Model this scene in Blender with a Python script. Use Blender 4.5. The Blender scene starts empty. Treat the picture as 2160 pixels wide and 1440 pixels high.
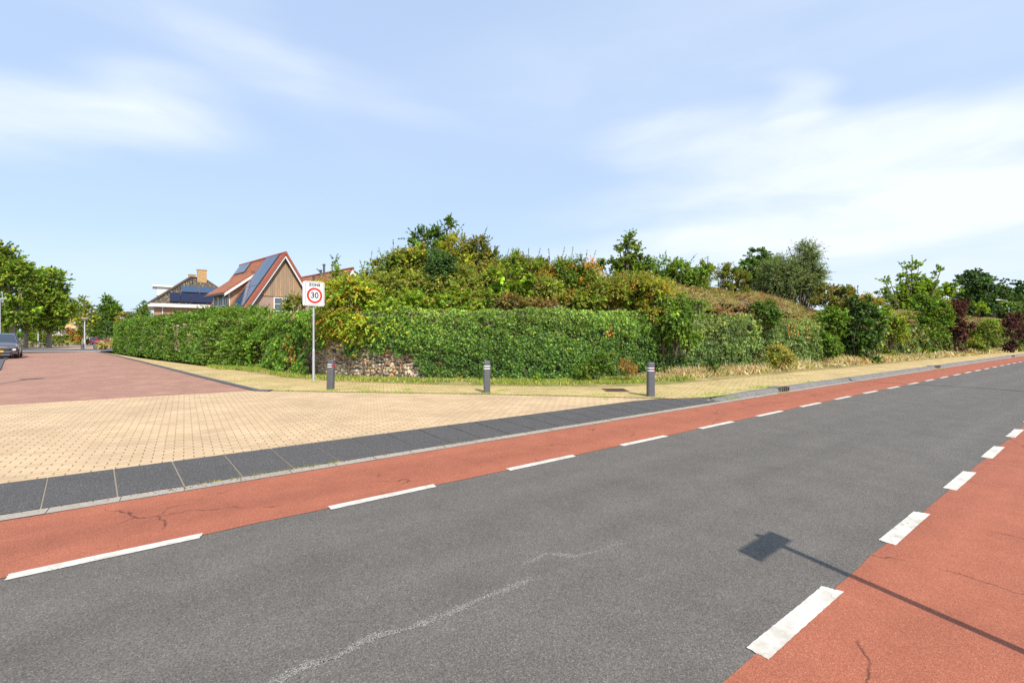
import bpy, bmesh, math, random
import numpy as np
from mathutils import Vector, Matrix

# ------------------------------------------------------------------ camera
EYE, FPX = 1.57, 960.0                     # eye height (m), focal length in photo pixels (2160 wide)
scene = bpy.context.scene
cam = bpy.data.cameras.new('camera')
camo = bpy.data.objects.new('camera', cam)
scene.collection.objects.link(camo)
cam.lens = 16.0; cam.sensor_width = 36.0
cam.shift_y = -10.0 / 2160.0
cam.clip_start = 0.05; cam.clip_end = 3000
camo.location = (0, 0, EYE); camo.rotation_euler = (math.radians(90), 0, 0)
scene.camera = camo
# ------------------------------------------------------------------ sun
SUN_EL = math.radians(47.0)
SDX, SDY = 0.41, -0.912                    # ground direction towards the sun
sl = bpy.data.lights.new('sun', 'SUN'); sl.energy = 4.0; sl.angle = math.radians(0.55)
sl.color = (1.0, 0.93, 0.83)
so = bpy.data.objects.new('sun', sl); scene.collection.objects.link(so)
sv = Vector((SDX * math.cos(SUN_EL), SDY * math.cos(SUN_EL), math.sin(SUN_EL)))
so.rotation_euler = sv.to_track_quat('Z', 'Y').to_euler()
so.location = (10, -20, 30)
# ------------------------------------------------------------------ world
world = bpy.data.worlds.new('World'); scene.world = world; world.use_nodes = True
def build_world():
    nt = world.node_tree; nt.nodes.clear(); N = nt.nodes.new; Lk = nt.links.new
    out = N('ShaderNodeOutputWorld'); bg = N('ShaderNodeBackground'); bg.inputs[1].default_value = 0.11
    sky = N('ShaderNodeTexSky'); sky.sky_type = 'NISHITA'; sky.sun_disc = False
    sky.sun_elevation = SUN_EL; sky.sun_rotation = math.atan2(SDX, SDY)
    sky.air_density = 1.0; sky.dust_density = 1.2; sky.ozone_density = 1.5
    tc = N('ShaderNodeTexCoord')
    # veil of thin high haze over the blue, then soft cirrus banks set by direction
    base = N('ShaderNodeMix'); base.data_type = 'RGBA'
    base.inputs[0].default_value = 0.62
    base.inputs[7].default_value = (4.85, 6.2, 8.5, 1)
    Lk(sky.outputs[0], base.inputs[6])
    n1 = N('ShaderNodeTexNoise'); n1.inputs['Scale'].default_value = 2.3; n1.inputs['Detail'].default_value = 3
    n1.inputs['Roughness'].default_value = 0.5
    sc = N('ShaderNodeVectorMath'); sc.operation = 'MULTIPLY'; sc.inputs[1].default_value = (1, 1, 4.5)
    Lk(tc.outputs['Generated'], sc.inputs[0]); Lk(sc.outputs[0], n1.inputs['Vector'])
    off = N('ShaderNodeVectorMath'); off.operation = 'SUBTRACT'; off.inputs[1].default_value = (.5, .5, .5)
    Lk(n1.outputs['Color'], off.inputs[0])
    wsc = N('ShaderNodeVectorMath'); wsc.operation = 'MULTIPLY'; wsc.inputs[1].default_value = (.30, .2, .09)
    Lk(off.outputs[0], wsc.inputs[0])
    wd = N('ShaderNodeVectorMath'); wd.operation = 'ADD'
    Lk(tc.outputs['Generated'], wd.inputs[0]); Lk(wsc.outputs[0], wd.inputs[1])
    n2 = N('ShaderNodeTexNoise'); n2.inputs['Scale'].default_value = 3.4; n2.inputs['Detail'].default_value = 9
    n2.inputs['Roughness'].default_value = 0.56; n2.inputs['Distortion'].default_value = 0.3
    sc2 = N('ShaderNodeVectorMath'); sc2.operation = 'MULTIPLY'; sc2.inputs[1].default_value = (1, 1, 3.2)
    Lk(wd.outputs[0], sc2.inputs[0]); Lk(sc2.outputs[0], n2.inputs['Vector'])
    acc = None
    # px, py, half width, half height, strength, roll
    for (px, py, w, h, k, roll) in [(1830, 355, 640, 115, .8, 0.0), (2230, 370, 360, 150, .3, 0), (1640, 490, 480, 50, .7, .06),
                              (1480, 300, 260, 50, .5, -.05), (1690, 235, 80, 60, .45, -.6),
                              (120, 250, 330, 85, .7, .2), (330, 195, 240, 55, .4, .25), (480, 60, 330, 70, .2, -.45),
                              (640, 150, 420, 55, .28, -.1), (900, 590, 1700, 60, .22, 0), (2000, 570, 800, 130, .5, 0), (1600, 60, 900, 200, .22, 0)]:
        v = Vector(((px - 1080) / FPX, 1, (710 - py) / FPX)); d = v.normalized()
        ln = v.length
        e1 = Vector((0, 0, 1)).cross(d) * -1; e1.normalize(); e2 = e1.cross(d); e2 = e2 if e2.z > 0 else -e2
        a1 = e1 * math.cos(roll) + e2 * math.sin(roll); a2 = e2 * math.cos(roll) - e1 * math.sin(roll)
        a1 = a1 * (FPX * ln / w); a2 = a2 * (FPX * ln / h)
        sub = N('ShaderNodeVectorMath'); sub.operation = 'SUBTRACT'; sub.inputs[1].default_value = d
        Lk(wd.outputs[0], sub.inputs[0])
        q = []
        for ax in (a1, a2, d * 1.5):
            dt = N('ShaderNodeVectorMath'); dt.operation = 'DOT_PRODUCT'; dt.inputs[1].default_value = ax
            Lk(sub.outputs[0], dt.inputs[0]); q.append(dt)
        cb = N('ShaderNodeCombineXYZ')
        for i in range(3): Lk(q[i].outputs['Value'], cb.inputs[i])
        le = N('ShaderNodeVectorMath'); le.operation = 'LENGTH'; Lk(cb.outputs[0], le.inputs[0])
        mr = N('ShaderNodeMapRange'); mr.interpolation_type = 'SMOOTHERSTEP'
        mr.inputs[1].default_value = 1.45; mr.inputs[2].default_value = 0.1; mr.inputs[3].default_value = 0; mr.inputs[4].default_value = k
        Lk(le.outputs['Value'], mr.inputs[0])
        if acc is None: acc = mr.outputs[0]
        else:
            ad = N('ShaderNodeMath'); ad.operation = 'ADD'; Lk(acc, ad.inputs[0]); Lk(mr.outputs[0], ad.inputs[1]); acc = ad.outputs[0]
    nm = N('ShaderNodeMapRange'); nm.inputs[1].default_value = .25; nm.inputs[2].default_value = .72
    nm.inputs[3].default_value = .35; nm.inputs[4].default_value = 1.3
    Lk(n2.outputs[0], nm.inputs[0])
    ml = N('ShaderNodeMath'); ml.operation = 'MULTIPLY'; Lk(acc, ml.inputs[0]); Lk(nm.outputs[0], ml.inputs[1])
    cl = N('ShaderNodeClamp'); Lk(ml.outputs[0], cl.inputs[0])
    mx = N('ShaderNodeMix'); mx.data_type = 'RGBA'; mx.inputs[7].default_value = (6.5, 7.0, 7.6, 1)
    Lk(cl.outputs[0], mx.inputs[0]); Lk(base.outputs[2], mx.inputs[6])
    Lk(mx.outputs[2], bg.inputs[0]); Lk(bg.outputs[0], out.inputs[0])
build_world()
scene.view_settings.view_transform = 'Standard'; scene.view_settings.look = 'None'
scene.view_settings.gamma = 1.0; scene.view_settings.use_curve_mapping = False
scene.view_settings.exposure = 0.44
scene.render.engine = 'CYCLES'
scene.cycles.max_bounces = 5; scene.cycles.diffuse_bounces = 4; scene.cycles.glossy_bounces = 2
scene.cycles.transmission_bounces = 3; scene.cycles.transparent_max_bounces = 4
scene.cycles.use_denoising = False

# ------------------------------------------------------------------ helpers
C = scene.collection
A = math.radians(35.75); CA, SA = math.cos(A), math.sin(A)
ZU = 0.07                                   # level of the raised paving and side street
def G(px, py, z=0.0):
    Y = (EYE - z) * FPX / (py - 710.0); return ((px - 1080) / FPX * Y, Y)
def PP(px, py, Y): return Vector(((px - 1080) / FPX * Y, Y, EYE + (710 - py) / FPX * Y))
def XY(s, t): return (s * CA - t * SA, s * SA + t * CA)
def ST(x, y): return (x * CA + y * SA, -x * SA + y * CA)
def toff(s): return float(np.interp(s, [-20, -1, 3, 8, 14, 40, 55, 120], [-.05, -.05, 0, .06, .14, .12, 0, -.9]))
def rngf(seed): return np.random.default_rng(seed)

def node_mat(name):
    m = bpy.data.materials.new(name); m.use_nodes = True
    nt = m.node_tree; b = nt.nodes['Principled BSDF']; return m, nt, b
def simple(name, col, rough=.6, metal=0, spec=.5, var=0.08, scale=12):
    m, nt, b = node_mat(name); N = nt.nodes.new; L = nt.links.new
    tc = N('ShaderNodeTexCoord'); n = N('ShaderNodeTexNoise'); n.inputs['Scale'].default_value = scale; n.inputs['Detail'].default_value = 4
    L(tc.outputs['Object'], n.inputs['Vector'])
    mx = N('ShaderNodeMix'); mx.data_type = 'RGBA'
    mx.inputs[6].default_value = (*[c * (1 - 2 * var) for c in col], 1); mx.inputs[7].default_value = (*[min(1, c * (1 + 2 * var)) for c in col], 1)
    L(n.outputs[0], mx.inputs[0]); L(mx.outputs[2], b.inputs['Base Color'])
    b.inputs['Roughness'].default_value = rough; b.inputs['Metallic'].default_value = metal
    b.inputs['Specular IOR Level'].default_value = spec
    return m
def leaf_mat(name, transl=.3, rough=.55, spec=.3):
    m, nt, b = node_mat(name); N = nt.nodes.new; L = nt.links.new
    at = N('ShaderNodeAttribute'); at.attribute_name = 'tint'
    tr = N('ShaderNodeBsdfTranslucent'); mx = N('ShaderNodeMixShader'); mx.inputs[0].default_value = transl
    g = N('ShaderNodeMix'); g.data_type = 'RGBA'; g.blend_type = 'MULTIPLY'; g.inputs[0].default_value = 1; g.inputs[7].default_value = (1.5, 1.45, .5, 1)
    L(at.outputs['Color'], b.inputs['Base Color']); L(at.outputs['Color'], g.inputs[6]); L(g.outputs[2], tr.inputs['Color'])
    b.inputs['Roughness'].default_value = rough; b.inputs['Specular IOR Level'].default_value = spec
    L(b.outputs[0], mx.inputs[1]); L(tr.outputs[0], mx.inputs[2]); L(mx.outputs[0], nt.nodes['Material Output'].inputs[0])
    return m
LEAF = leaf_mat('leaf', .38); GLOSSLEAF = leaf_mat('waxy_leaf', .3, .5, .35); DRY = leaf_mat('dry_stalk', .3, .8, .1)
def mult_col(nt, a, colsock, fac):
    pass
def asphalt_mat(name, dark, light, mott, grain=170, crack=0.0, crackcol=(.05, .02, .015), stone=None):
    m, nt, b = node_mat(name); N = nt.nodes.new; L = nt.links.new
    tc = N('ShaderNodeTexCoord')
    v = N('ShaderNodeTexVoronoi'); v.inputs['Scale'].default_value = grain; L(tc.outputs['Object'], v.inputs['Vector'])
    n = N('ShaderNodeTexNoise'); n.inputs['Scale'].default_value = grain * .35; n.inputs['Detail'].default_value = 5; n.inputs['Roughness'].default_value = .8
    L(tc.outputs['Object'], n.inputs['Vector'])
    sep = N('ShaderNodeSeparateColor'); L(v.outputs['Color'], sep.inputs[0])
    add = N('ShaderNodeMath'); add.operation = 'ADD'; L(sep.outputs[0], add.inputs[0]); L(n.outputs[0], add.inputs[1])
    r = N('ShaderNodeMapRange'); r.inputs[1].default_value = .35; r.inputs[2].default_value = 1.6; L(add.outputs[0], r.inputs[0])
    mx = N('ShaderNodeMix'); mx.data_type = 'RGBA'; mx.inputs[6].default_value = (*dark, 1); mx.inputs[7].default_value = (*light, 1)
    L(r.outputs[0], mx.inputs[0])
    # coloured chips
    last = mx.outputs[2]
    if stone:
        gt = N('ShaderNodeMath'); gt.operation = 'GREATER_THAN'; gt.inputs[1].default_value = .97; L(sep.outputs[1], gt.inputs[0])
        ms = N('ShaderNodeMix'); ms.data_type = 'RGBA'; ms.inputs[7].default_value = (*stone, 1); L(gt.outputs[0], ms.inputs[0]); L(last, ms.inputs[6]); last = ms.outputs[2]
    # big patches: tyre wear along the road direction, stains
    mp = N('ShaderNodeMapping'); mp.inputs['Scale'].default_value = (.035, 1.7, 1); L(tc.outputs['Object'], mp.inputs[0])
    n2 = N('ShaderNodeTexNoise'); n2.inputs['Scale'].default_value = 1.0; n2.inputs['Detail'].default_value = 5; L(mp.outputs[0], n2.inputs['Vector'])
    n3 = N('ShaderNodeTexNoise'); n3.inputs['Scale'].default_value = 2.2; n3.inputs['Detail'].default_value = 7; n3.inputs['Roughness'].default_value = .62; L(tc.outputs['Object'], n3.inputs['Vector'])
    a2 = N('ShaderNodeMath'); a2.operation = 'ADD'; L(n2.outputs[0], a2.inputs[0]); L(n3.outputs[0], a2.inputs[1])
    r2 = N('ShaderNodeMapRange'); r2.inputs[1].default_value = .7; r2.inputs[2].default_value = 1.3; r2.inputs[3].default_value = 1 - mott; r2.inputs[4].default_value = 1 + mott
    L(a2.outputs[0], r2.inputs[0])
    vm = N('ShaderNodeVectorMath'); vm.operation = 'SCALE'; L(last, vm.inputs[0]); L(r2.outputs[0], vm.inputs['Scale']); last = vm.outputs[0]
    if crack:
        nd = N('ShaderNodeTexNoise'); nd.inputs['Scale'].default_value = 3; nd.inputs['Detail'].default_value = 6; L(tc.outputs['Object'], nd.inputs['Vector'])
        av = N('ShaderNodeMix'); av.data_type = 'RGBA'; av.inputs[0].default_value = .28; L(tc.outputs['Object'], av.inputs[6]); L(nd.outputs['Color'], av.inputs[7])
        cv = N('ShaderNodeTexVoronoi'); cv.feature = 'DISTANCE_TO_EDGE'; cv.inputs['Scale'].default_value = .8; L(av.outputs[2], cv.inputs['Vector'])
        c1 = N('ShaderNodeMapRange'); c1.inputs[1].default_value = 0; c1.inputs[2].default_value = .007; c1.inputs[3].default_value = 1; c1.inputs[4].default_value = 0
        L(cv.outputs['Distance'], c1.inputs[0])
        nk = N('ShaderNodeTexNoise'); nk.inputs['Scale'].default_value = 1.3; nk.inputs['Detail'].default_value = 3; L(tc.outputs['Object'], nk.inputs['Vector'])
        c2 = N('ShaderNodeMapRange'); c2.inputs[1].default_value = .49; c2.inputs[2].default_value = .58; c2.inputs[3].default_value = 0; c2.inputs[4].default_value = crack; L(nk.outputs[0], c2.inputs[0])
        c3 = N('ShaderNodeMath'); c3.operation = 'MULTIPLY'; L(c1.outputs[0], c3.inputs[0]); L(c2.outputs[0], c3.inputs[1])
        mc = N('ShaderNodeMix'); mc.data_type = 'RGBA'; mc.inputs[7].default_value = (*crackcol, 1); L(c3.outputs[0], mc.inputs[0]); L(last, mc.inputs[6]); last = mc.outputs[2]
    L(last, b.inputs['Base Color']); b.inputs['Roughness'].default_value = .85; b.inputs['Specular IOR Level'].default_value = .25
    bp = N('ShaderNodeBump'); bp.inputs['Strength'].default_value = .35; bp.inputs['Distance'].default_value = .004; L(add.outputs[0], bp.inputs['Height']); L(bp.outputs[0], b.inputs['Normal'])
    return m
def brick_mat(name, c1, c2, mortar, bw, bh, ms=.006, coord='Object', rot=0, stain=.12, scale_noise=90, weeds=0.0, offset=.5, bump=.4, rough=.85, third=None):
    m, nt, b = node_mat(name); N = nt.nodes.new; L = nt.links.new
    tc = N('ShaderNodeTexCoord'); mp = N('ShaderNodeMapping'); mp.inputs['Rotation'].default_value = (0, 0, rot); L(tc.outputs[coord], mp.inputs[0])
    nw = N('ShaderNodeTexNoise'); nw.inputs['Scale'].default_value = 3.5; L(mp.outputs[0], nw.inputs['Vector'])
    wob = N('ShaderNodeVectorMath'); wob.operation = 'MULTIPLY_ADD'; wob.inputs[1].default_value = (.012, .012, 0); L(nw.outputs['Color'], wob.inputs[0]); L(mp.outputs[0], wob.inputs[2])
    br = N('ShaderNodeTexBrick'); L(wob.outputs[0], br.inputs['Vector'])
    br.offset = offset
    br.inputs['Color1'].default_value = (*c1, 1); br.inputs['Color2'].default_value = (*c2, 1); br.inputs['Mortar'].default_value = (*mortar, 1)
    br.inputs['Scale'].default_value = 1; br.inputs['Brick Width'].default_value = bw; br.inputs['Row Height'].default_value = bh
    br.inputs['Mortar Size'].default_value = ms; br.inputs['Mortar Smooth'].default_value = .3; br.inputs['Bias'].default_value = 0
    n = N('ShaderNodeTexNoise'); n.inputs['Scale'].default_value = scale_noise; n.inputs['Detail'].default_value = 4; n.inputs['Roughness'].default_value = .75; L(mp.outputs[0], n.inputs['Vector'])
    n3 = N('ShaderNodeTexNoise'); n3.inputs['Scale'].default_value = .7; n3.inputs['Detail'].default_value = 7; n3.inputs['Roughness'].default_value = .6; L(mp.outputs[0], n3.inputs['Vector'])
    r1 = N('ShaderNodeMapRange'); r1.inputs[1].default_value = .3; r1.inputs[2].default_value = .7; r1.inputs[3].default_value = .84; r1.inputs[4].default_value = 1.12; L(n.outputs[0], r1.inputs[0])
    r2 = N('ShaderNodeMapRange'); r2.inputs[1].default_value = .35; r2.inputs[2].default_value = .65; r2.inputs[3].default_value = 1 - stain; r2.inputs[4].default_value = 1 + stain; L(n3.outputs[0], r2.inputs[0])
    mm = N('ShaderNodeMath'); mm.operation = 'MULTIPLY'; L(r1.outputs[0], mm.inputs[0]); L(r2.outputs[0], mm.inputs[1])
    vm = N('ShaderNodeVectorMath'); vm.operation = 'SCALE'; L(br.outputs[0], vm.inputs[0]); L(mm.outputs[0], vm.inputs['Scale']); last = vm.outputs[0]
    if third:
        nq = N('ShaderNodeTexNoise'); nq.inputs['Scale'].default_value = 1.6; nq.inputs['Detail'].default_value = 5; L(mp.outputs[0], nq.inputs['Vector'])
        rq = N('ShaderNodeMapRange'); rq.inputs[1].default_value = .52; rq.inputs[2].default_value = .7; rq.inputs[4].default_value = .7; L(nq.outputs[0], rq.inputs[0])
        mt = N('ShaderNodeMix'); mt.data_type = 'RGBA'; mt.inputs[7].default_value = (*third, 1); L(rq.outputs[0], mt.inputs[0]); L(last, mt.inputs[6]); last = mt.outputs[2]
    if weeds:
        ng = N('ShaderNodeTexNoise'); ng.inputs['Scale'].default_value = 2.4; ng.inputs['Detail'].default_value = 6; ng.inputs['Roughness'].default_value = .7; L(mp.outputs[0], ng.inputs['Vector'])
        rg = N('ShaderNodeMapRange'); rg.inputs[1].default_value = .5; rg.inputs[2].default_value = .62; rg.inputs[4].default_value = weeds; L(ng.outputs[0], rg.inputs[0])
        mg = N('ShaderNodeMath'); mg.operation = 'MULTIPLY'; L(rg.outputs[0], mg.inputs[0]); L(br.outputs['Fac'], mg.inputs[1])
        mw = N('ShaderNodeMix'); mw.data_type = 'RGBA'; mw.inputs[7].default_value = (.12, .16, .03, 1); L(mg.outputs[0], mw.inputs[0]); L(last, mw.inputs[6]); last = mw.outputs[2]
    L(last, b.inputs['Base Color']); b.inputs['Roughness'].default_value = rough; b.inputs['Specular IOR Level'].default_value = .25
    bp = N('ShaderNodeBump'); bp.inputs['Strength'].default_value = bump; bp.inputs['Distance'].default_value = .006; bp.invert = True
    L(br.outputs['Fac'], bp.inputs['Height']); L(bp.outputs[0], b.inputs['Normal'])
    return m

def tag(o, label=None, cat=None, group=None, kind=None):
    if label: o['label'] = label
    if cat: o['category'] = cat
    if group: o['group'] = group
    if kind: o['kind'] = kind
    return o
def empty(name, loc, label, cat, group=None, rz=0):
    o = bpy.data.objects.new(name, None); C.objects.link(o); o.location = loc; o.rotation_euler = (0, 0, rz)
    o.empty_display_size = .2
    return tag(o, label, cat, group)
def link_mesh(name, me, mat, parent=None, world_coords=True):
    """mesh whose vertices are in world coordinates unless parent is given with world_coords False"""
    o = bpy.data.objects.new(name, me); C.objects.link(o)
    if mat is not None:
        for mm in (mat if isinstance(mat, (list, tuple)) else [mat]): me.materials.append(mm)
    if parent is not None:
        o.parent = parent
        if world_coords:
            o.matrix_parent_inverse = Matrix.LocRotScale(parent.location, parent.rotation_euler, parent.scale).inverted()
    return o
class MB:
    """collects polygons with metric UVs, builds one mesh"""
    def __init__(self): self.v = []; self.f = []; self.uv = []; self.mi = []
    def face(self, pts, mi=0):
        pts = [Vector(p) for p in pts]
        i = len(self.v); self.v += pts; self.f.append(list(range(i, i + len(pts)))); self.mi.append(mi)
        u = (pts[1] - pts[0]).normalized(); n = Vector((0, 0, 0))
        for a in range(len(pts)): n += pts[a].cross(pts[(a + 1) % len(pts)])
        n.normalize(); w = n.cross(u)
        self.uv.append([(p.dot(u), p.dot(w)) for p in pts])
    def box(self, c, dims, M=None, mi=0):
        c = Vector(c); x, y, z = [d / 2 for d in dims]; M = M or Matrix.Identity(3)
        p = [c + M @ Vector((sx * x, sy * y, sz * z)) for sz in (-1, 1) for sy in (-1, 1) for sx in (-1, 1)]
        for q in ((0, 2, 3, 1), (4, 5, 7, 6), (0, 1, 5, 4), (2, 6, 7, 3), (0, 4, 6, 2), (1, 3, 7, 5)): self.face([p[k] for k in q], mi)
    def tube(self, pts, radii, seg=8, mi=0, cap=True):
        pts = [Vector(p) for p in pts]; rings = []
        for i, p in enumerate(pts):
            d = (pts[min(i + 1, len(pts) - 1)] - pts[max(i - 1, 0)]).normalized()
            a = d.orthogonal().normalized() if i == 0 else (rings_a - d * rings_a.dot(d)).normalized()
            rings_a = a; b = d.cross(a)
            r = radii[i] if isinstance(radii, (list, tuple)) else radii
            rings.append([p + (a * math.cos(k * 2 * math.pi / seg) + b * math.sin(k * 2 * math.pi / seg)) * r for k in range(seg)])
        for i in range(len(rings) - 1):
            for k in range(seg):
                k2 = (k + 1) % seg; self.face([rings[i][k], rings[i][k2], rings[i + 1][k2], rings[i + 1][k]], mi)
        if cap:
            self.face(list(reversed(rings[0])), mi); self.face(rings[-1], mi)
    def lathe(self, c, prof, seg=16, mi=0):
        c = Vector(c); R = [[c + Vector((r * math.cos(k * 2 * math.pi / seg), r * math.sin(k * 2 * math.pi / seg), z)) for k in range(seg)] for r, z in prof]
        for i in range(len(R) - 1):
            for k in range(seg):
                k2 = (k + 1) % seg; self.face([R[i][k], R[i][k2], R[i + 1][k2], R[i + 1][k]], mi)
    def build(self, name, mat, parent=None, world_coords=True, smooth=False, merge=True):
        me = bpy.data.meshes.new(name); me.from_pydata([tuple(v) for v in self.v], [], self.f)
        ul = me.uv_layers.new(name='UVMap'); k = 0
        for u in self.uv:
            for p in u: ul.data[k].uv = p; k += 1
        for i, p in enumerate(me.polygons): p.material_index = self.mi[i]
        if merge:
            bm = bmesh.new(); bm.from_mesh(me); bmesh.ops.remove_doubles(bm, verts=bm.verts, dist=1e-4); bm.to_mesh(me); bm.free()
        if smooth:
            for p in me.polygons: p.use_smooth = True
            me.set_sharp_from_angle(angle=math.radians(40))
        return link_mesh(name, me, mat, parent, world_coords)
def sheet(name, poly, z, mat, st=True, kind='structure', label=None):
    """flat paved sheet; local frame is the road frame so the pattern follows the road"""
    if not st: poly = [ST(*p) for p in poly]
    bm = bmesh.new(); vs = [bm.verts.new((s, t, 0)) for s, t in poly]; f = bm.faces.new(vs)
    if f.normal.z < 0: f.normal_flip()
    bmesh.ops.triangulate(bm, faces=bm.faces[:])
    me = bpy.data.meshes.new(name); bm.to_mesh(me); bm.free()
    o = link_mesh(name, me, mat); o.location = (0, 0, z); o.rotation_euler = (0, 0, A)
    tag(o, label, None, None, kind); return o
def strip(name, t0, t1, s0, s1, z, mat, z1=None, step=2.0, jag=0, seed=1):
    n = max(2, int((s1 - s0) / step) + 1); ss = np.linspace(s0, s1, n); mb = []
    rr = rngf(seed)
    bm = bmesh.new(); prev = None
    for s in ss:
        o = toff(s); a = bm.verts.new((s, t0 + o + rr.normal() * jag, z)); b = bm.verts.new((s, t1 + o + rr.normal() * jag, z if z1 is None else z1))
        if prev: bm.faces.new((prev[0], a, b, prev[1]))
        prev = (a, b)
    me = bpy.data.meshes.new(name); bm.to_mesh(me); bm.free()
    o = link_mesh(name, me, mat); o.rotation_euler = (0, 0, A); return tag(o, kind='structure')

# ------------------------------------------------------------------ leaf engine
def nrm(a): return a / np.maximum(np.linalg.norm(a, axis=1, keepdims=True), 1e-9)
class Leaves:
    def __init__(self): self.P = []; self.N = []; self.U = []; self.s = []; self.a = []; self.c = []
    def add(self, P, N, U, size, aspect, col):
        n = len(P); self.P.append(P); self.N.append(nrm(N)); self.U.append(nrm(U))
        self.s.append(np.broadcast_to(size, (n,)).copy()); self.a.append(np.broadcast_to(aspect, (n,)).copy()); self.c.append(col)
    def count(self): return sum(len(p) for p in self.P)
    def build(self, name, mat, parent=None, boost=True):
        P = np.concatenate(self.P); N = np.concatenate(self.N); U = np.concatenate(self.U); s = np.concatenate(self.s)[:, None]; a = np.concatenate(self.a)[:, None]; c = np.concatenate(self.c)
        W = nrm(np.cross(N, U)); N = nrm(np.cross(U, W)); n = len(P)
        V = np.empty((n, 4, 3), np.float32)
        V[:, 0] = P - U * s * .5; V[:, 1] = P + W * s * a * .5 + N * s * .1 - U * s * .06
        V[:, 2] = P + U * s * .5 - N * s * .08; V[:, 3] = P - W * s * a * .5 + N * s * .1 - U * s * .06
        me = bpy.data.meshes.new(name); me.vertices.add(n * 4); me.vertices.foreach_set('co', V.ravel())
        me.loops.add(n * 4); me.loops.foreach_set('vertex_index', np.arange(n * 4, dtype=np.int32))
        me.polygons.add(n); me.polygons.foreach_set('loop_start', np.arange(0, n * 4, 4, dtype=np.int32))
        me.update(calc_edges=True)
        col = np.ones((n, 4, 4), np.float32); col[:, :, :3] = np.clip(c * np.array([1.72, 1.72, 1.25]) if boost else c, 0.002, .8)[:, None, :]
        at = me.color_attributes.new('tint', 'FLOAT_COLOR', 'POINT'); at.data.foreach_set('color', col.ravel())
        return link_mesh(name, me, mat, parent)
def pick(rg, pal, n, jit=.22):
    cols = np.array([p[0] for p in pal], float); w = np.array([p[1] for p in pal], float); w /= w.sum()
    c = cols[rg.choice(len(pal), n, p=w)]
    return c * np.exp(rg.normal(0, jit, (n, 1))) * np.exp(rg.normal(0, .07, (n, 3)))
def twigs(lv, rg, O, D, L, per, size, pal, spread=.5, droop=.15, aspect=.62, facing=.5, leafjit=.13, outward=None, tw=None):
    """leaves along twigs: O origins (n,3), D directions, L lengths (n,)"""
    n = len(O); D = nrm(D); tcol = pick(rg, pal, n, .16)
    if tw is not None: tcol = tcol * tw[:, None]
    idx = np.repeat(np.arange(n), per); m = len(idx); t = rg.random(m)
    side = rg.normal(0, 1, (m, 3)); side -= D[idx] * np.sum(side * D[idx], 1, keepdims=True); side = nrm(side)
    P = O[idx] + D[idx] * (L[idx] * t)[:, None] + side * (L[idx] * spread * .35 * rg.random(m) * (1.15 - t))[:, None]
    P[:, 2] -= droop * L[idx] * t * t
    U = nrm(D[idx] * .7 + side * .9 + np.array([0, 0, -.25]))
    out = D[idx] if outward is None else outward[idx]
    N = nrm(out * facing + np.array([0, 0, .75]) + rg.normal(0, .45, (m, 3)))
    col = tcol[idx] * np.exp(rg.normal(0, leafjit, (m, 1)))
    # some leaves pick their own colour
    own = rg.random(m) < .13; col[own] = pick(rg, pal, int(own.sum()))
    lv.add(P, N, U, size * rg.uniform(.65, 1.25, m), aspect, col)
def blob_foliage(lv, rg, blobs, pal, size, cover=6.0, tl=.35, per=14, up=.35, droop=.15, aspect=.62, lump=.33, shell=.55, ptop=0.0, squash=.9):
    """blobs: (centre Vector, rx, ry, rz) in metres"""
    for (c, rx, ry, rz) in blobs:
        area = math.pi * rx * rz; nl = int(cover * 1.9 * area / (.31 * size * size)); nt = max(6, nl // per)
        nc = min(max(8, int(12 + 12 * (rx * rz))), 60)
        d = nrm(rg.normal(0, 1, (nc, 3))); fr = (rg.uniform(.12, 1.0, nc) ** .6)[:, None]
        R = np.array([rx, ry, rz]); cc = np.array(c) + d * R * fr * (1 - lump * .55)
        w = rg.dirichlet(np.ones(nc) * 3.0); k = rg.choice(nc, nt, p=w)
        cr = lump * (rx * ry * rz) ** (1 / 3) * rg.uniform(.6, 1.25, nc)
        dd = nrm(rg.normal(0, 1, (nt, 3)) + d[k] * .9 + np.array([0, 0, up]))
        O = cc[k] + dd * (cr[k] * rg.uniform(.25, 1.0, nt))[:, None] * np.array([1, 1, squash])
        D = nrm(dd + rg.normal(0, .35, (nt, 3)) + np.array([0, 0, up]))
        cb = np.exp(rg.normal(0, .20, nc)); twigs(lv, rg, O, D, tl * rg.uniform(.5, 1.3, nt), per, size, pal, droop=droop, aspect=aspect, tw=cb[k])
def shoots(lv, rg, starts, dirs, L, per, size, pal, mb=None, r=.011, aspect=.6):
    O = np.array([list(p) for p in starts], float); D = nrm(np.array([list(d) for d in dirs], float)); L = np.broadcast_to(L, (len(O),)).copy() * rg.uniform(.95, 1.4, len(O)); per = int(per * 1.7)
    twigs(lv, rg, O, D, L, per, size, pal, spread=.22, droop=.1, aspect=aspect)
    if mb:
        for o, d, l in zip(O, D, L):
            p = Vector(o); q = p + Vector(d) * l * .5; e = p + Vector(d) * l; e.z -= .1 * l
            mb.tube([p, q, e], [r, r * .7, r * .3], 4, cap=False)
BARK = simple('bark', (.12, .09, .06), .9, var=.25, scale=30); BARKP = simple('pale_bark', (.28, .24, .18), .9, var=.2, scale=30)
def limbs(mb, rg, base, targets, r0, r1=.01, wob=.08, seg=6):
    base = Vector(base)
    for tg in targets:
        tg = Vector(tg); d = tg - base; L = d.length
        pts = [base.lerp(tg, f) + Vector(rg.normal(0, wob * L * .3, 3)) * (f * (1 - f) * 4) + Vector((0, 0, .12 * L * f * (1 - f) * 2)) for f in (0, .3, .6, 1)]
        pts[0] = base
        mb.tube(pts, [r0, r0 * .7, r0 * .42, r1], seg, cap=False)
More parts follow.
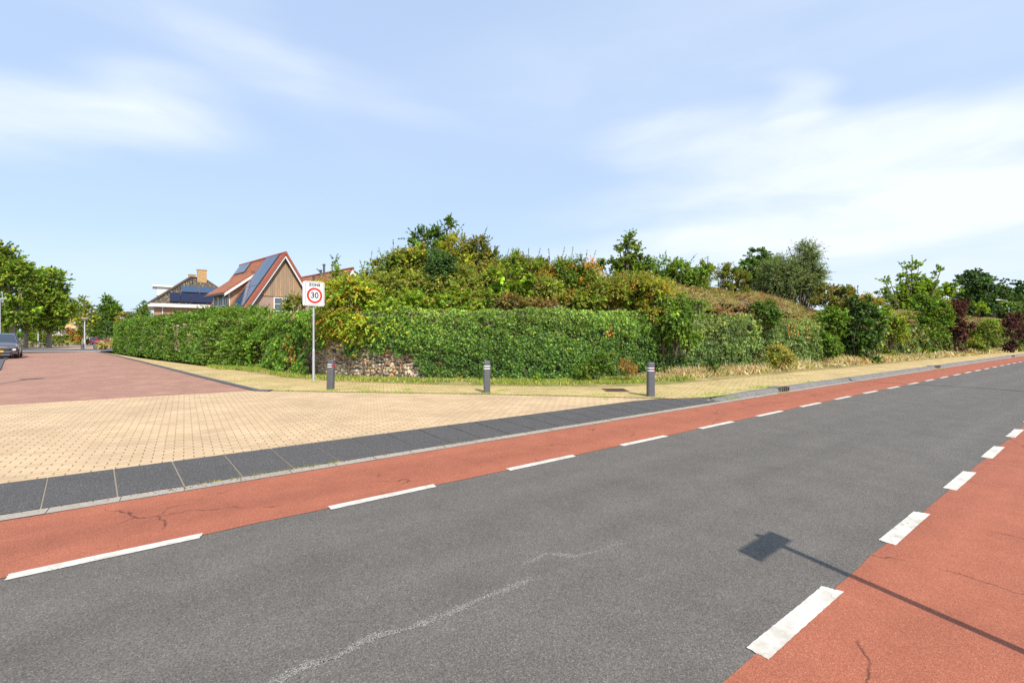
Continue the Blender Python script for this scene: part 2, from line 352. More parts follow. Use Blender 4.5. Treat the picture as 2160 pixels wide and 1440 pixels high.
# palettes (linear albedo)
GRN = (.102, .165, .03); DGR = (.045, .09, .027); MGR = (.07, .13, .03); YGR = (.19, .25, .035); LGR = (.14, .22, .035)
OLI = (.165, .175, .05); BRZ = (.19, .145, .055); ORA = (.34, .17, .04); YEL = (.36, .28, .05); STR = (.42, .31, .13); RED = (.5, .09, .015)
PUR = (.062, .024, .036); PUR2 = (.10, .042, .05); GREY = (.12, .155, .085); TAN = (.30, .21, .09); BLG = (.06, .105, .06)

def shrub(name, label, cat, px_blobs, Y, pal, size=.09, cover=6, base=None, base_z=None, seed=0, group=None, sh=None, mat=None, tl=.35, per=14,
          depth=.8, stem_r=.03, nstem=5, up=.35, droop=.15, aspect=.62, lump=.33, berries=None, extra=None, bark=None, shell=.55):
    """px_blobs (px,py,rx,ry[,dY]) measured on the photograph, placed at real distance Y"""
    rg = rngf(seed); bl = []
    floor_ = 645 if base_z == BK else (np.interp(px_blobs[0][0], [1560, 1760, 1900, 2100], [625, 650, 665, 680]) if (base_z is None and Y > 26 and px_blobs[0][0] > 1500 and px_blobs[0][1] < 640) else None)
    if floor_:
        px_blobs = list(px_blobs) + [(b[0], (b[1] + floor_) / 2 + 4, b[2] * .85, (floor_ - b[1]) / 2 * .9, (b[4] if len(b) > 4 else 0) + .3) for b in px_blobs if b[1] < floor_ - 36 and b[2] > 18]
    if base_z is None and 24 < Y < 50 and name not in ('tree', 'bald_cypress', 'willow_tree', 'ornamental_grass') and px_blobs[0][0] > 1600:
        fy = 710 + EYE * FPX / Y; xs = [b[0] for b in px_blobs]; px_blobs = list(px_blobs) + [(float(np.mean(xs)), fy - 11, max(b[2] for b in px_blobs) * .8, 11)]
    for b in px_blobs:
        dY = b[4] if len(b) > 4 else 0; yy = Y + dY; c = PP(b[0], b[1], yy); rx = b[2] * yy / FPX; rz = b[3] * yy / FPX
        bl.append((c, rx, max(.35, (rx * rz) ** .5 * depth), rz))
    if base is None:
        bx = PP(np.mean([b[0] for b in px_blobs]), 710, Y); base = (bx.x, bx.y, base_z if base_z is not None else 0)
    e = empty(name, base, label, cat, group)
    lv = Leaves(); blob_foliage(lv, rg, bl, pal, size, cover, tl, per, up, droop, aspect, lump, shell)
    mb = MB()
    tg = []
    for (c, rx, ry, rz) in bl:
        tb = []
        for _ in range(nstem): d = rg.normal(0, 1, 3); d /= np.linalg.norm(d); tb.append(Vector(c) + Vector((d[0] * rx, d[1] * ry, abs(d[2]) * rz)) * .8)
        bb = Vector(base).lerp(Vector((c.x, c.y, base[2])), .8 if stem_r < .05 else .15); bb.z = base[2] - (.3 if base_z == BK else .1)
        if (bb - Vector(base)).length > .25: mb.tube([Vector((base[0], base[1], bb.z)), bb - Vector((0, 0, .04))], stem_r * .8, 5)
        limbs(mb, rg, bb, tb, stem_r * min(1, max(.35, (c.z - base[2]) / 1.5)))
    if sh:
        for (x, y, L, per_, lx, lz) in sh:     # photo pixel where a shoot starts, length, leaves, lean x, lean z
            p = PP(x, y, Y); shoots(lv, rg, [p], [(lx, rg.normal(0, .15), lz)], L, per_, size, pal, mb)
    if extra: extra(lv, rg, mb)
    lv.build('foliage', mat or LEAF, e); mb.build('branches', bark or BARK, e)
    if berries:
        bm_ = Leaves(); n = berries[0]; k = rg.integers(0, len(bl), n // 22)
        for q in k:
            c, rx, ry, rz = bl[q]; d = nrm(rg.normal(0, 1, (1, 3)) + np.array([[0, -.7, .5]]))[0]
            cc = np.array(c) + d * np.array([rx, ry, rz]) * rg.uniform(.8, 1.05); P = cc + rg.normal(0, .085, (22, 3))
            bm_.add(P, rg.normal(0, 1, (22, 3)) + np.array([0, -1, .6]), rg.normal(0, 1, (22, 3)), .06, 1.0, pick(rg, berries[1], 22))
        bm_.build('berries', LEAF, e)['kind'] = 'stuff'
    return e

# ------------------------------------------------------------------ ground, roads, paving
def ground_mat():
    m, nt, b = node_mat('dry_turf'); N = nt.nodes.new; L = nt.links.new
    tc = N('ShaderNodeTexCoord'); n = N('ShaderNodeTexNoise'); n.inputs['Scale'].default_value = .8; n.inputs['Detail'].default_value = 8; n.inputs['Roughness'].default_value = .65
    L(tc.outputs['Object'], n.inputs['Vector'])
    n2 = N('ShaderNodeTexNoise'); n2.inputs['Scale'].default_value = 22; n2.inputs['Detail'].default_value = 6; n2.inputs['Roughness'].default_value = .8; L(tc.outputs['Object'], n2.inputs['Vector'])
    cr = N('ShaderNodeValToRGB'); L(n.outputs[0], cr.inputs[0])
    e = cr.color_ramp.elements; e[0].position = .35; e[0].color = (.15, .17, .05, 1); e[1].position = .62; e[1].color = (.40, .30, .14, 1)
    r = N('ShaderNodeMapRange'); r.inputs[1].default_value = .3; r.inputs[2].default_value = .7; r.inputs[3].default_value = .6; r.inputs[4].default_value = 1.35; L(n2.outputs[0], r.inputs[0])
    vm = N('ShaderNodeVectorMath'); vm.operation = 'SCALE'; L(cr.outputs[0], vm.inputs[0]); L(r.outputs[0], vm.inputs['Scale']); L(vm.outputs[0], b.inputs['Base Color'])
    b.inputs['Roughness'].default_value = .95; b.inputs['Specular IOR Level'].default_value = .1
    bp = N('ShaderNodeBump'); bp.inputs['Strength'].default_value = .6; bp.inputs['Distance'].default_value = .03; L(n2.outputs[0], bp.inputs['Height']); L(bp.outputs[0], b.inputs['Normal'])
    return m
TURF = ground_mat()
g = sheet('ground', [(-1500, -1500), (1500, -1500), (1500, 1500), (-1500, 1500)], -.03, TURF)
ASPH = asphalt_mat('asphalt', (.062, .056, .049), (.185, .168, .146), .15, 190, stone=(.25, .22, .18))
REDA = asphalt_mat('red_asphalt', (.21, .062, .033), (.44, .150, .085), .17, 260, crack=.8, stone=(.46, .22, .14))
CONC = asphalt_mat('gutter_concrete', (.27, .235, .19), (.43, .38, .315), .10, 90)
SLAB = asphalt_mat('dark_slab', (.042, .040, .038), (.125, .119, .113), .06, 170, stone=(.22, .21, .20))
KERBM = asphalt_mat('kerb_concrete', (.11, .105, .10), (.24, .23, .215), .15, 120)
YEL1 = (.62, .45, .27); YEL2 = (.54, .385, .22)
YPAV = brick_mat('yellow_pavers', YEL1, YEL2, (.22, .155, .085), .21, .105, .0072, stain=.10, third=(.43, .30, .18))
YSIDE = brick_mat('yellow_paving_tiles', (.60, .44, .21), (.49, .36, .165), (.17, .14, .05), .21, .105, .007, rot=math.radians(20), stain=.14, weeds=.9)
REDB = brick_mat('red_clay_pavers', (.41, .22, .155), (.31, .16, .115), (.27, .17, .12), .20, .066, .005, rot=0.06, stain=.10, bump=.2, third=(.42, .24, .16))
strip('road', -4.5, 5.95, -60, 180, 0.0, ASPH)
strip('cycle_lane', 4.385, 5.73, -60, 180, .004, REDA, step=.25, jag=.006)
strip('cycle_lane', -.45, 1.125, -60, 180, .004, REDA, step=.25, jag=.006, seed=3)
# gutter strip in one metre lengths with open joints
def gutter():
    mb = MB(); rg = rngf(4); s = -30.0
    while s < 110:
        L = .5 if s < 14 else 1.0; o = toff(s); dz = rg.normal(0, .0006)
        a = [XY(s + .004, 5.73 + o), XY(s + L - .004, 5.73 + toff(s + L)), XY(s + L - .004, 5.90 + toff(s + L)), XY(s + .004, 5.90 + o)]
        mb.face([(p[0], p[1], .0085 + dz) for p in a]); s += L
    tag(mb.build('gutter', CONC, merge=False), kind='structure')
gutter()
strip('gutter_bed', 5.725, 5.93, -30, 110, .0045, simple('joint_sand', (.14, .12, .09), .9))
# sloped dark slabs of the entrance
def slabs():
    mb = MB(); s = -1.18 - .53 * 24; rg = rngf(5)
    while s < 10.35:
        e = min(s + .53, 10.42)
        def top(x): return float(np.interp(x, [-20, 8.3, 9.6, 10.45], [6.78, 6.9, 6.75, 6.12]))
        def P(x, f): t0 = 5.905; t1 = top(x); o = toff(x) if x < 9 else toff(9); t = t0 + (t1 - t0) * f; return (*XY(x + .12 * (1 - f), t + o), .012 + (ZU + .006 - .012) * f)
        g_ = .0065
        for f0, f1 in ((0, .5), (.5, 1)): mb.face([P(s + g_, f0), P(e - g_, f0), P(e - g_, f1), P(s + g_, f1)])
        s = e
    tag(mb.build('entrance_slabs', SLAB, merge=False), kind='structure')
    mb = MB()
    for x in np.arange(-14, 10.3, .5):
        y = min(x + .5, 10.4)
        mb.face([(*XY(x + .12, 5.9 + toff(x)), .006), (*XY(y + .12, 5.9 + toff(y)), .006), (*XY(y, top_(y) + toff(y)), ZU - .002), (*XY(x, top_(x) + toff(x)), ZU - .002)])
    tag(mb.build('slab_bed', simple('slab_joint', (.27, .23, .17), .9)), kind='structure')
def top_(x): return float(np.interp(x, [-20, 8.3, 9.6, 10.45], [6.78, 6.9, 6.75, 6.12]))
slabs()
# raised kerb from the entrance on to the right
def kerb():
    mb = MB(); prof = [(5.905, .0), (5.915, .03), (5.955, .085), (5.995, .108), (6.13, .112)]
    ss = list(np.arange(10.4, 12.4, .5)) + list(np.arange(12.4, 110, 1.0)); prev = None
    for i, s in enumerate(ss):
        k = min(1, .45 + (s - 10.4) / 2.6); o = toff(s); widen = 0
        ring = [(*XY(s, t + o + widen), max(.01, z * k)) for t, z in prof] + [(*XY(s, 6.135 + o), .02)]
        if prev:
            for a in range(len(ring) - 1):
                # thin gap at each kerb stone joint
                mb.face([prev[a], ring[a], ring[a + 1], prev[a + 1]])
        else: mb.face(ring)
        prev = ring
    tag(mb.build('kerb', KERBM, smooth=True), kind='structure')
    mb = MB()
    for s in ss[1:]:
        o = toff(s); k = min(1, .45 + (s - 10.4) / 2.6)
        ring = [XY(s, t + o) + (max(.01, z * k) + .0015,) for t, z in prof]; ring2 = [XY(s + .012, t + o) + (max(.01, z * k) + .0015,) for t, z in prof]
        for a in range(len(prof) - 1): mb.face([ring[a], ring2[a], ring2[a + 1], ring[a + 1]])
    tag(mb.build('kerb_joints', simple('dark_joint', (.04, .035, .03), .9)), kind='structure')
kerb()
# raised yellow paved entrance
Q = lambda px, py: ST(*G(px, py, ZU))
E0 = Q(548, 823.5); E1 = Q(1000, 831); E2 = Q(1420, 841)
front = [(s, top_(s) + toff(s) + .0) for s in np.arange(-14, 10.3, .8)]
yellow = front + [(10.4, 6.2), E2, (Q(1200, 835.5)), E1, Q(700, 826.5), E0, (-3.3, 14.55), (-9, 14.7), (-14, 14.8)]
sheet('paved_entrance', yellow, ZU, YPAV)
# pavement on the right and along the side street
backR = [ST(*G(x, y, ZU)) for x, y in [(2160, 739), (2000, 754), (1800, 774), (1700, 783), (1600, 793), (1500, 803), (1400, 811), (1300, 816), (1100, 815), (900, 811), (700, 804), (600, 796), (500, 781), (400, 769), (300, 756), (245, 747)]]
kr = [ST(*G(x, y, ZU)) for x, y in [(205, 741.5), (250, 750.5), (300, 762.5), (350, 775), (430, 795), (500, 812)]]
pav = [E0, Q(700, 826.5), E1, Q(1200, 835.5), E2, (10.45, 6.2 + toff(10))] + [(s, 6.125 + toff(s)) for s in (12, 16, 25, 40, 55, 70, 100)] + [(100, 7.6)] + backR + kr
sheet('pavement', pav, ZU + .012, YSIDE)
# side street of red clay pavers
lk = [ST(*G(x, y, ZU)) for x, y in [(1, 781), (10, 759.5), (40, 749), (90, 743.5)]]
P0 = ST(*G(1, 781, ZU)); dirl = (lk[1][0] - lk[0][0], lk[1][1] - lk[0][1])
street = [(-14, 14.8), (-9, 14.7), (-3.3, 14.55), E0] + list(reversed(kr)) + [ST(*G(200, 741.5, ZU)), ST(*G(0, 744, ZU)), (-13, 44), (-14, 40)]
street = [(-8.2, 14.7), (-3.3, 14.55), E0] + list(reversed(kr)) + [ST(*G(60, 744.5, ZU)), ST(*G(-60, 746, ZU)), lk[1], lk[0], (-7.0, 25)]
sheet('side_street', street, ZU + .002, REDB)
def kerb_line(name, pts, w, z, mat, side=1):
    mb = MB(); P = [Vector((*XY(*p), 0)) for p in pts]; prev = None
    for i, p in enumerate(P):
        d = (P[min(i + 1, len(P) - 1)] - P[max(i - 1, 0)]).normalized(); n = Vector((-d.y, d.x, 0)) * side
        ring = [p + Vector((0, 0, ZU - .03)), p + Vector((0, 0, z)), p + n * w + Vector((0, 0, z)), p + n * w + Vector((0, 0, ZU - .03))]
        if prev:
            for a in range(3): mb.face([prev[a], ring[a], ring[a + 1], prev[a + 1]])
        prev = ring
    return tag(mb.build(name, mat), kind='structure')
DKERB = asphalt_mat('dark_kerb', (.06, .06, .065), (.15, .15, .155), .1, 120)
kerb_line('side_kerb', [ST(*G(575, 824.2, ZU)), E0] + list(reversed(kr)), .17, ZU + .035, DKERB, side=1)
kerb_line('side_kerb', [(-7.0, 16.5), (-7.0, 25), lk[0], lk[1], lk[2]], .17, ZU + .06, DKERB, side=1)
# soldier course at the mouth of the side street
kerb_line('paver_band', [(-9, 14.66), (-3.3, 14.5), (E0[0], E0[1] - .06)], .11, ZU + .004, brick_mat('yellow_band', YEL1, YEL2, (.2, .14, .08), .105, .21, .006), side=1)
# verge strip left of the side street and cross road in the distance
sheet('parking_bay', [(-7.2, 20), (-7.2, 25), lk[0], lk[1], lk[2], (-16, 55), (-22, 40), (-14, 20)], ZU - .006, asphalt_mat('grey_pavers', (.10, .10, .09), (.22, .22, .20), .15, 60))
FARD = asphalt_mat('far_asphalt', (.07, .07, .075), (.15, .15, .155), .08, 40)
gx = lambda x, y: ST(*G(x, y, 0))
sheet('cross_road', [gx(-700, 744.5), gx(60, 743), gx(215, 743), gx(250, 741), gx(420, 741), gx(420, 736.5), gx(215, 737.2), gx(60, 737.5), gx(-700, 739)], ZU + .02, FARD)
sheet('crossing_band', [gx(-100, 745.2), gx(60, 743.8), gx(212, 743.2), gx(212, 742), gx(60, 742.6), gx(-100, 743.8)], ZU + .026, simple('pale_band', (.55, .48, .38), .8))
sheet('far_paving', [gx(-300, 738.5), gx(60, 737.3), gx(240, 737), gx(240, 726), gx(60, 727), gx(-300, 728)], ZU + .012, brick_mat('far_pavers', (.50, .33, .22), (.42, .27, .18), (.3, .2, .14), .4, .2, .01))
sheet('far_road', [gx(110, 729.3), gx(205, 729.5), gx(205, 727.2), gx(110, 727.2)], ZU + .018, FARD)

# ------------------------------------------------------------------ road markings
def paint_mat():
    m, nt, b = node_mat('road_paint'); N = nt.nodes.new; L = nt.links.new
    tc = N('ShaderNodeTexCoord'); n = N('ShaderNodeTexNoise'); n.inputs['Scale'].default_value = 6; n.inputs['Detail'].default_value = 8; n.inputs['Roughness'].default_value = .7; L(tc.outputs['Object'], n.inputs['Vector'])
    mx = N('ShaderNodeMix'); mx.data_type = 'RGBA'; mx.inputs[6].default_value = (.46, .42, .35, 1); mx.inputs[7].default_value = (.66, .63, .55, 1)
    r = N('ShaderNodeMapRange'); r.inputs[1].default_value = .35; r.inputs[2].default_value = .6; L(n.outputs[0], r.inputs[0]); L(r.outputs[0], mx.inputs[0])
    nd = N('ShaderNodeTexNoise'); nd.inputs['Scale'].default_value = 14; nd.inputs['Detail'].default_value = 4; L(tc.outputs['Object'], nd.inputs['Vector'])
    av = N('ShaderNodeMix'); av.data_type = 'RGBA'; av.inputs[0].default_value = .12; L(tc.outputs['Object'], av.inputs[6]); L(nd.outputs['Color'], av.inputs[7])
    cv = N('ShaderNodeTexVoronoi'); cv.feature = 'DISTANCE_TO_EDGE'; cv.inputs['Scale'].default_value = 4.2; L(av.outputs[2], cv.inputs['Vector'])
    c1 = N('ShaderNodeMapRange'); c1.inputs[1].default_value = 0; c1.inputs[2].default_value = .012; c1.inputs[3].default_value = .75; c1.inputs[4].default_value = 0; L(cv.outputs['Distance'], c1.inputs[0])
    mc = N('ShaderNodeMix'); mc.data_type = 'RGBA'; mc.inputs[7].default_value = (.25, .22, .18, 1); L(c1.outputs[0], mc.inputs[0]); L(mx.outputs[2], mc.inputs[6])
    L(mc.outputs[2], b.inputs['Base Color']); b.inputs['Roughness'].default_value = .7
    # worn specks let the road through
    v = N('ShaderNodeTexNoise'); v.inputs['Scale'].default_value = 60; v.inputs['Detail'].default_value = 3; L(tc.outputs['Object'], v.inputs['Vector'])
    return m
PAINT = paint_mat()
def dash(bm, rg, s0, s1, t0, t1, z, sk=0.0):
    n = max(4, int((s1 - s0) / .02)); ends = 10; pts = []; zc0 = rg.random() * 6; wig = lambda x: .0010 * math.sin(x * 5 + zc0) + .0006 * math.sin(x * 61 + 2 * zc0)
    for i in range(n + 1): s = s0 + (s1 - s0) * i / n; pts.append((s, t0 + toff(s) + wig(s) + rg.normal(0, .0006)))
    for i in range(1, ends): f = i / ends; pts.append((s1 + rg.normal(0, .0028) + sk * f, t0 + (t1 - t0) * f + toff(s1)))
    for i in range(n + 1): s = s1 - (s1 - s0) * i / n; pts.append((s + sk * (1 - i / n), t1 + toff(s) + wig(s + 3) + rg.normal(0, .0006)))
    for i in range(1, ends): f = 1 - i / ends; pts.append((s0 + rg.normal(0, .0028), t0 + (t1 - t0) * f + toff(s0)))
    vs = [bm.verts.new((p[0], p[1], z)) for p in pts]; f = bm.faces.new(vs)
    bmesh.ops.triangulate(bm, faces=[f])
def markings():
    rg = rngf(11); bm = bmesh.new(); s = -.94 - 2.02 * 3
    while s < 100: dash(bm, rg, s, s + 1.06 + rg.normal(0, .02), 4.33, 4.43, .0062, sk=rg.uniform(-.02, .05)); s += 2.02
    me = bpy.data.meshes.new('lane_marking'); bm.to_mesh(me); bm.free(); o = link_mesh('lane_marking', me, PAINT); o.rotation_euler = (0, 0, A); tag(o, kind='structure')
    bm = bmesh.new(); s = 2.30 - 2.04 * 4
    while s < 100: dash(bm, rg, s, s + 1.02 + rg.normal(0, .02), 1.075, 1.18, .0062, sk=-.04); s += 2.04
    me = bpy.data.meshes.new('lane_marking'); bm.to_mesh(me); bm.free(); o = link_mesh('lane_marking', me, PAINT); o.rotation_euler = (0, 0, A); tag(o, kind='structure')
    # wandering pale scrape on the asphalt: many small paint specks
    path = [(575, 1440), (650, 1402), (700, 1392), (760, 1355), (800, 1338), (850, 1330), (900, 1312), (960, 1288), (1010, 1265), (1060, 1247), (1120, 1220)]
    path2 = [(1105, 1190), (1130, 1180), (1150, 1168), (1180, 1170), (1210, 1174), (1250, 1166), (1310, 1146)]
    mb = MB()
    for pth, dens in ((path, 3000), (path2, 800), ([(1370, 1133), (1440, 1115)], 40), ([(1340, 1227), (1370, 1216)], 25), ([(830, 1240), (860, 1230)], 25)):
        P = [Vector(G(*p)) for p in pth]
        for _ in range(dens):
            i = rg.integers(0, len(P) - 1); f = rg.random(); p = P[i].lerp(P[i + 1], f); w = .012 * (1 + math.sin(i * 2.1 + f * 3) * .5)
            x = p.x + rg.normal(0, w); y = p.y + rg.normal(0, w); r = rg.uniform(.0015, .0045)
            a = rg.random() * 6.28; mb.face([(x + r * math.cos(a + k * 2.09) * rg.uniform(.6, 1.4), y + r * math.sin(a + k * 2.09), .0035) for k in range(3)])
    tag(mb.build('paint_scrape', simple('chalky_scrape', (.42, .40, .36), .9), merge=False), kind='structure')
markings()

# ------------------------------------------------------------------ gabion wall and embankment
WALL = [(-15.0, 25.2), (-12.8, 22.9), (-10.3, 20.3), (-8.2, 18.1), (-6.7, 16.75), (-5.2, 16.1), (-3.4, 15.75), (-1.0, 15.55), (1.4, 15.6), (3.4, 16.15), (5.4, 17.2), (8.3, 19.1), (11.7, 21.5), (20.5, 27.6), (36.1, 38.2), (60, 55), (90, 76)]
WP = [Vector((x, y, 0)) for x, y in WALL]; WL = [0.0]
for i in range(1, len(WP)): WL.append(WL[-1] + (WP[i] - WP[i - 1]).length)
wx = np.array([p.x for p in WP]); wy = np.array([p.y for p in WP]); wl = np.array(WL)
def wall_at(l, d=0.0):
    """point at arclength l, offset d towards the road (negative = behind)"""
    l = np.asarray(l, float); x = np.interp(l, wl, wx); y = np.interp(l, wl, wy); e = .6
    tx = np.interp(l + e, wl, wx) - np.interp(l - e, wl, wx); ty = np.interp(l + e, wl, wy) - np.interp(l - e, wl, wy); n = np.hypot(tx, ty) + 1e-9
    nx, ny = ty / n, -tx / n
    return np.stack([x + nx * d, y + ny * d], -1), np.stack([nx, ny], -1)
def lofpx(px):                                # arclength where the wall passes photo column px
    ls = np.linspace(0, wl[-1], 4000); p, _ = wall_at(ls); c = 1080 + FPX * p[:, 0] / p[:, 1]; return float(ls[np.argmin(abs(c - px))])
WH = 2.42
def wnoise(a, b, seed, n=7, f0=.6):
    rg = rngf(seed); s = 0
    for k in range(n): f = f0 * 1.7 ** k; th = rg.random() * 6.28; s = s + np.sin(a * f * math.cos(th) + b * f * math.sin(th) * 1.3 + rg.random() * 6.28) / 1.35 ** k
    return s / 2.2
def build_wall():
    e = empty('gabion_wall', (WALL[5][0], WALL[5][1], 0), 'stone filled wire gabion wall, bare behind the left bollard and under climbers elsewhere', 'wall')
    mb = MB(); ls = np.concatenate([np.arange(0, 34, .8), np.arange(34, wl[-1], 3)]); prev = None
    pf, nn = wall_at(ls, -.12); pb, _ = wall_at(ls, -1.0)
    for i in range(len(ls)):
        r = [(*pf[i], -.05), (*pf[i], WH - .05), (*pb[i], WH - .05), (*pb[i], -.05)]
        if prev:
            for a in range(3): mb.face([prev[a], r[a], r[a + 1], prev[a + 1]])
        else: mb.face(r)
        prev = r
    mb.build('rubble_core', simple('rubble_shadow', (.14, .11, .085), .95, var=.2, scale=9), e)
    # stones where the face is bare
    rg = rngf(21); L0, L1 = lofpx(505), lofpx(965); V = []; F = []; Cc = []
    ico = bmesh.new(); bmesh.ops.create_icosphere(ico, subdivisions=1, radius=1); iv = np.array([v.co[:] for v in ico.verts]); fi = [[v.index for v in f.verts] for f in ico.faces]; ico.free()
    pal = [((.56, .42, .27), 3), ((.47, .34, .22), 3), ((.64, .52, .35), 1.6), ((.62, .35, .16), 1.4), ((.56, .50, .42), 2), ((.42, .34, .26), 1)]
    z = .0
    while z < WH:
        hgt = rg.uniform(.065, .12); l = L0 + rg.uniform(0, .1)
        while l < L1:
            w = rg.uniform(.07, .2); (p,), (n_,) = wall_at([l + w / 2], -.08 + rg.normal(0, .012)); t_ = np.array([-n_[1], n_[0]])
            vv = iv * (1 + rg.normal(0, .13, (12 if len(iv) == 12 else len(iv), 1))); a = rg.normal(0, .6)
            q = np.stack([vv[:, 0] * math.cos(a) - vv[:, 2] * math.sin(a), vv[:, 1], vv[:, 0] * math.sin(a) + vv[:, 2] * math.cos(a)], 1)
            q = np.sign(q) * np.abs(q) ** .75
            X = p[0] + q[:, 0] * w * .53 * t_[0] + q[:, 1] * .09 * n_[0]; Y = p[1] + q[:, 0] * w * .53 * t_[1] + q[:, 1] * .09 * n_[1]; Z = z + hgt * .5 + rg.normal(0, .028) + q[:, 2] * hgt * rg.uniform(.48, .75)
            o = len(V); V += list(zip(X, Y, Z)); F += [[o + k for k in f] for f in fi]; c = pick(rg, pal, 1, .12)[0]; Cc += [(*c, 1)] * len(iv)
            l += w
        z += hgt
    me = bpy.data.meshes.new('stone_fill'); me.from_pydata(V, [], F); at = me.color_attributes.new('tint', 'FLOAT_COLOR', 'POINT'); at.data.foreach_set('color', np.array(Cc, np.float32).ravel())
    m, nt, b = node_mat('gabion_stone'); aN = nt.nodes.new('ShaderNodeAttribute'); aN.attribute_name = 'tint'
    n = nt.nodes.new('ShaderNodeTexNoise'); n.inputs['Scale'].default_value = 25; n.inputs['Detail'].default_value = 6; tc = nt.nodes.new('ShaderNodeTexCoord'); nt.links.new(tc.outputs['Object'], n.inputs['Vector'])
    r = nt.nodes.new('ShaderNodeMapRange'); r.inputs[1].default_value = .3; r.inputs[2].default_value = .7; r.inputs[3].default_value = .6; r.inputs[4].default_value = 1.35; nt.links.new(n.outputs[0], r.inputs[0])
    vm = nt.nodes.new('ShaderNodeVectorMath'); vm.operation = 'SCALE'; nt.links.new(aN.outputs['Color'], vm.inputs[0]); nt.links.new(r.outputs[0], vm.inputs['Scale']); nt.links.new(vm.outputs[0], b.inputs['Base Color']); b.inputs['Roughness'].default_value = .9
    o = link_mesh('stone_fill', me, m, e)
    # wire mesh of the baskets
    mb = MB()
    l = L0
    while l < L1:
        (p,), _ = wall_at([l], .04); big = abs((l - L0) % 1.0) < .05
        mb.tube([(p[0], p[1], 0), (p[0], p[1], WH)], .006 if big else .0025, 4, cap=False); l += .1
    for z in np.arange(.02, WH, .1):
        q = np.arange(L0, L1, .5); p, _ = wall_at(q, .042); th = abs(z % .81 - .02) < .03
        mb.tube([(a[0], a[1], z) for a in p], .007 if th else .0025, 4, cap=False)
    mb.build('wire_mesh', simple('galvanised_wire', (.22, .22, .21), .5, .6), e)
build_wall()
def crest(px): return np.interp(px, [1000, 1330, 1380, 1430, 1560, 1660, 1720, 1780, 1900, 2160], [3.0, 3.1, 4.0, 4.3, 4.25, 3.95, 3.35, 3.2, 3.9, 4.2])
def bank_h(px, d): return 2.5 + (crest(px) - 2.5) * np.interp(d, [-.1, .4, 1.5, 3.2, 5.2, 7], [0, .3, .68, 1, .95, .6])
def embank():
    mb = MB(); ls = np.concatenate([np.arange(4, 34, 1.2), np.arange(34, wl[-1], 4)]); prev = None
    for l in ls:
        sc_ = min(1, .45 + (l - 4) / 9); row = []
        for d, drop in [(.9, .2), (1.5, .25), (2.4, .25), (3.3, .25), (5.2, .25), (7.5, 1.2), (10.5, 9)]:
            (p,), _ = wall_at([l], -.9 - (d - .9) * sc_); px = 1080 + FPX * p[0] / p[1]; row.append((p[0], p[1], max(-.1, bank_h(px, d) - drop + .06 * math.sin(l * .9 + d))))
        if prev:
            for a in range(len(row) - 1): mb.face([prev[a], row[a], row[a + 1], prev[a + 1]])
        prev = row
    tag(mb.build('embankment', simple('bank_soil', (.17, .14, .065), .95, var=.3, scale=3), smooth=True), kind='structure')
embank()
def verge():
    mb = MB(); ls = np.concatenate([np.arange(0, 34, .7), np.arange(34, wl[-1], 3)]); prev = None
    bk = np.array([XY(*q) for q in backR]); o = np.argsort(bk[:, 0]); bk = bk[o]
    for l in ls:
        (p,), (n,) = wall_at([l], -.15); (f,), _ = wall_at([l], .0); cpx = 1080 + FPX * f[0] / f[1]
        cy_ = np.interp(cpx, [245, 300, 400, 500, 600, 700, 900, 1100, 1300, 1400, 1500, 1600, 1700, 1800, 2000, 2160], [747, 756, 769, 781, 796, 804, 811, 815, 816, 811, 803, 793, 783, 774, 754, 739])
        g_ = G(cpx, cy_ + .4, ZU); row = [(p[0], p[1], .17), ((p[0] * .4 + g_[0] * .6), (p[1] * .4 + g_[1] * .6), .13), (g_[0], g_[1], ZU + .016)]
        if prev:
            for a in range(2): mb.face([prev[a], row[a], row[a + 1], prev[a + 1]])
        prev = row
    tag(mb.build('verge', TURF, smooth=True), kind='structure')
verge()

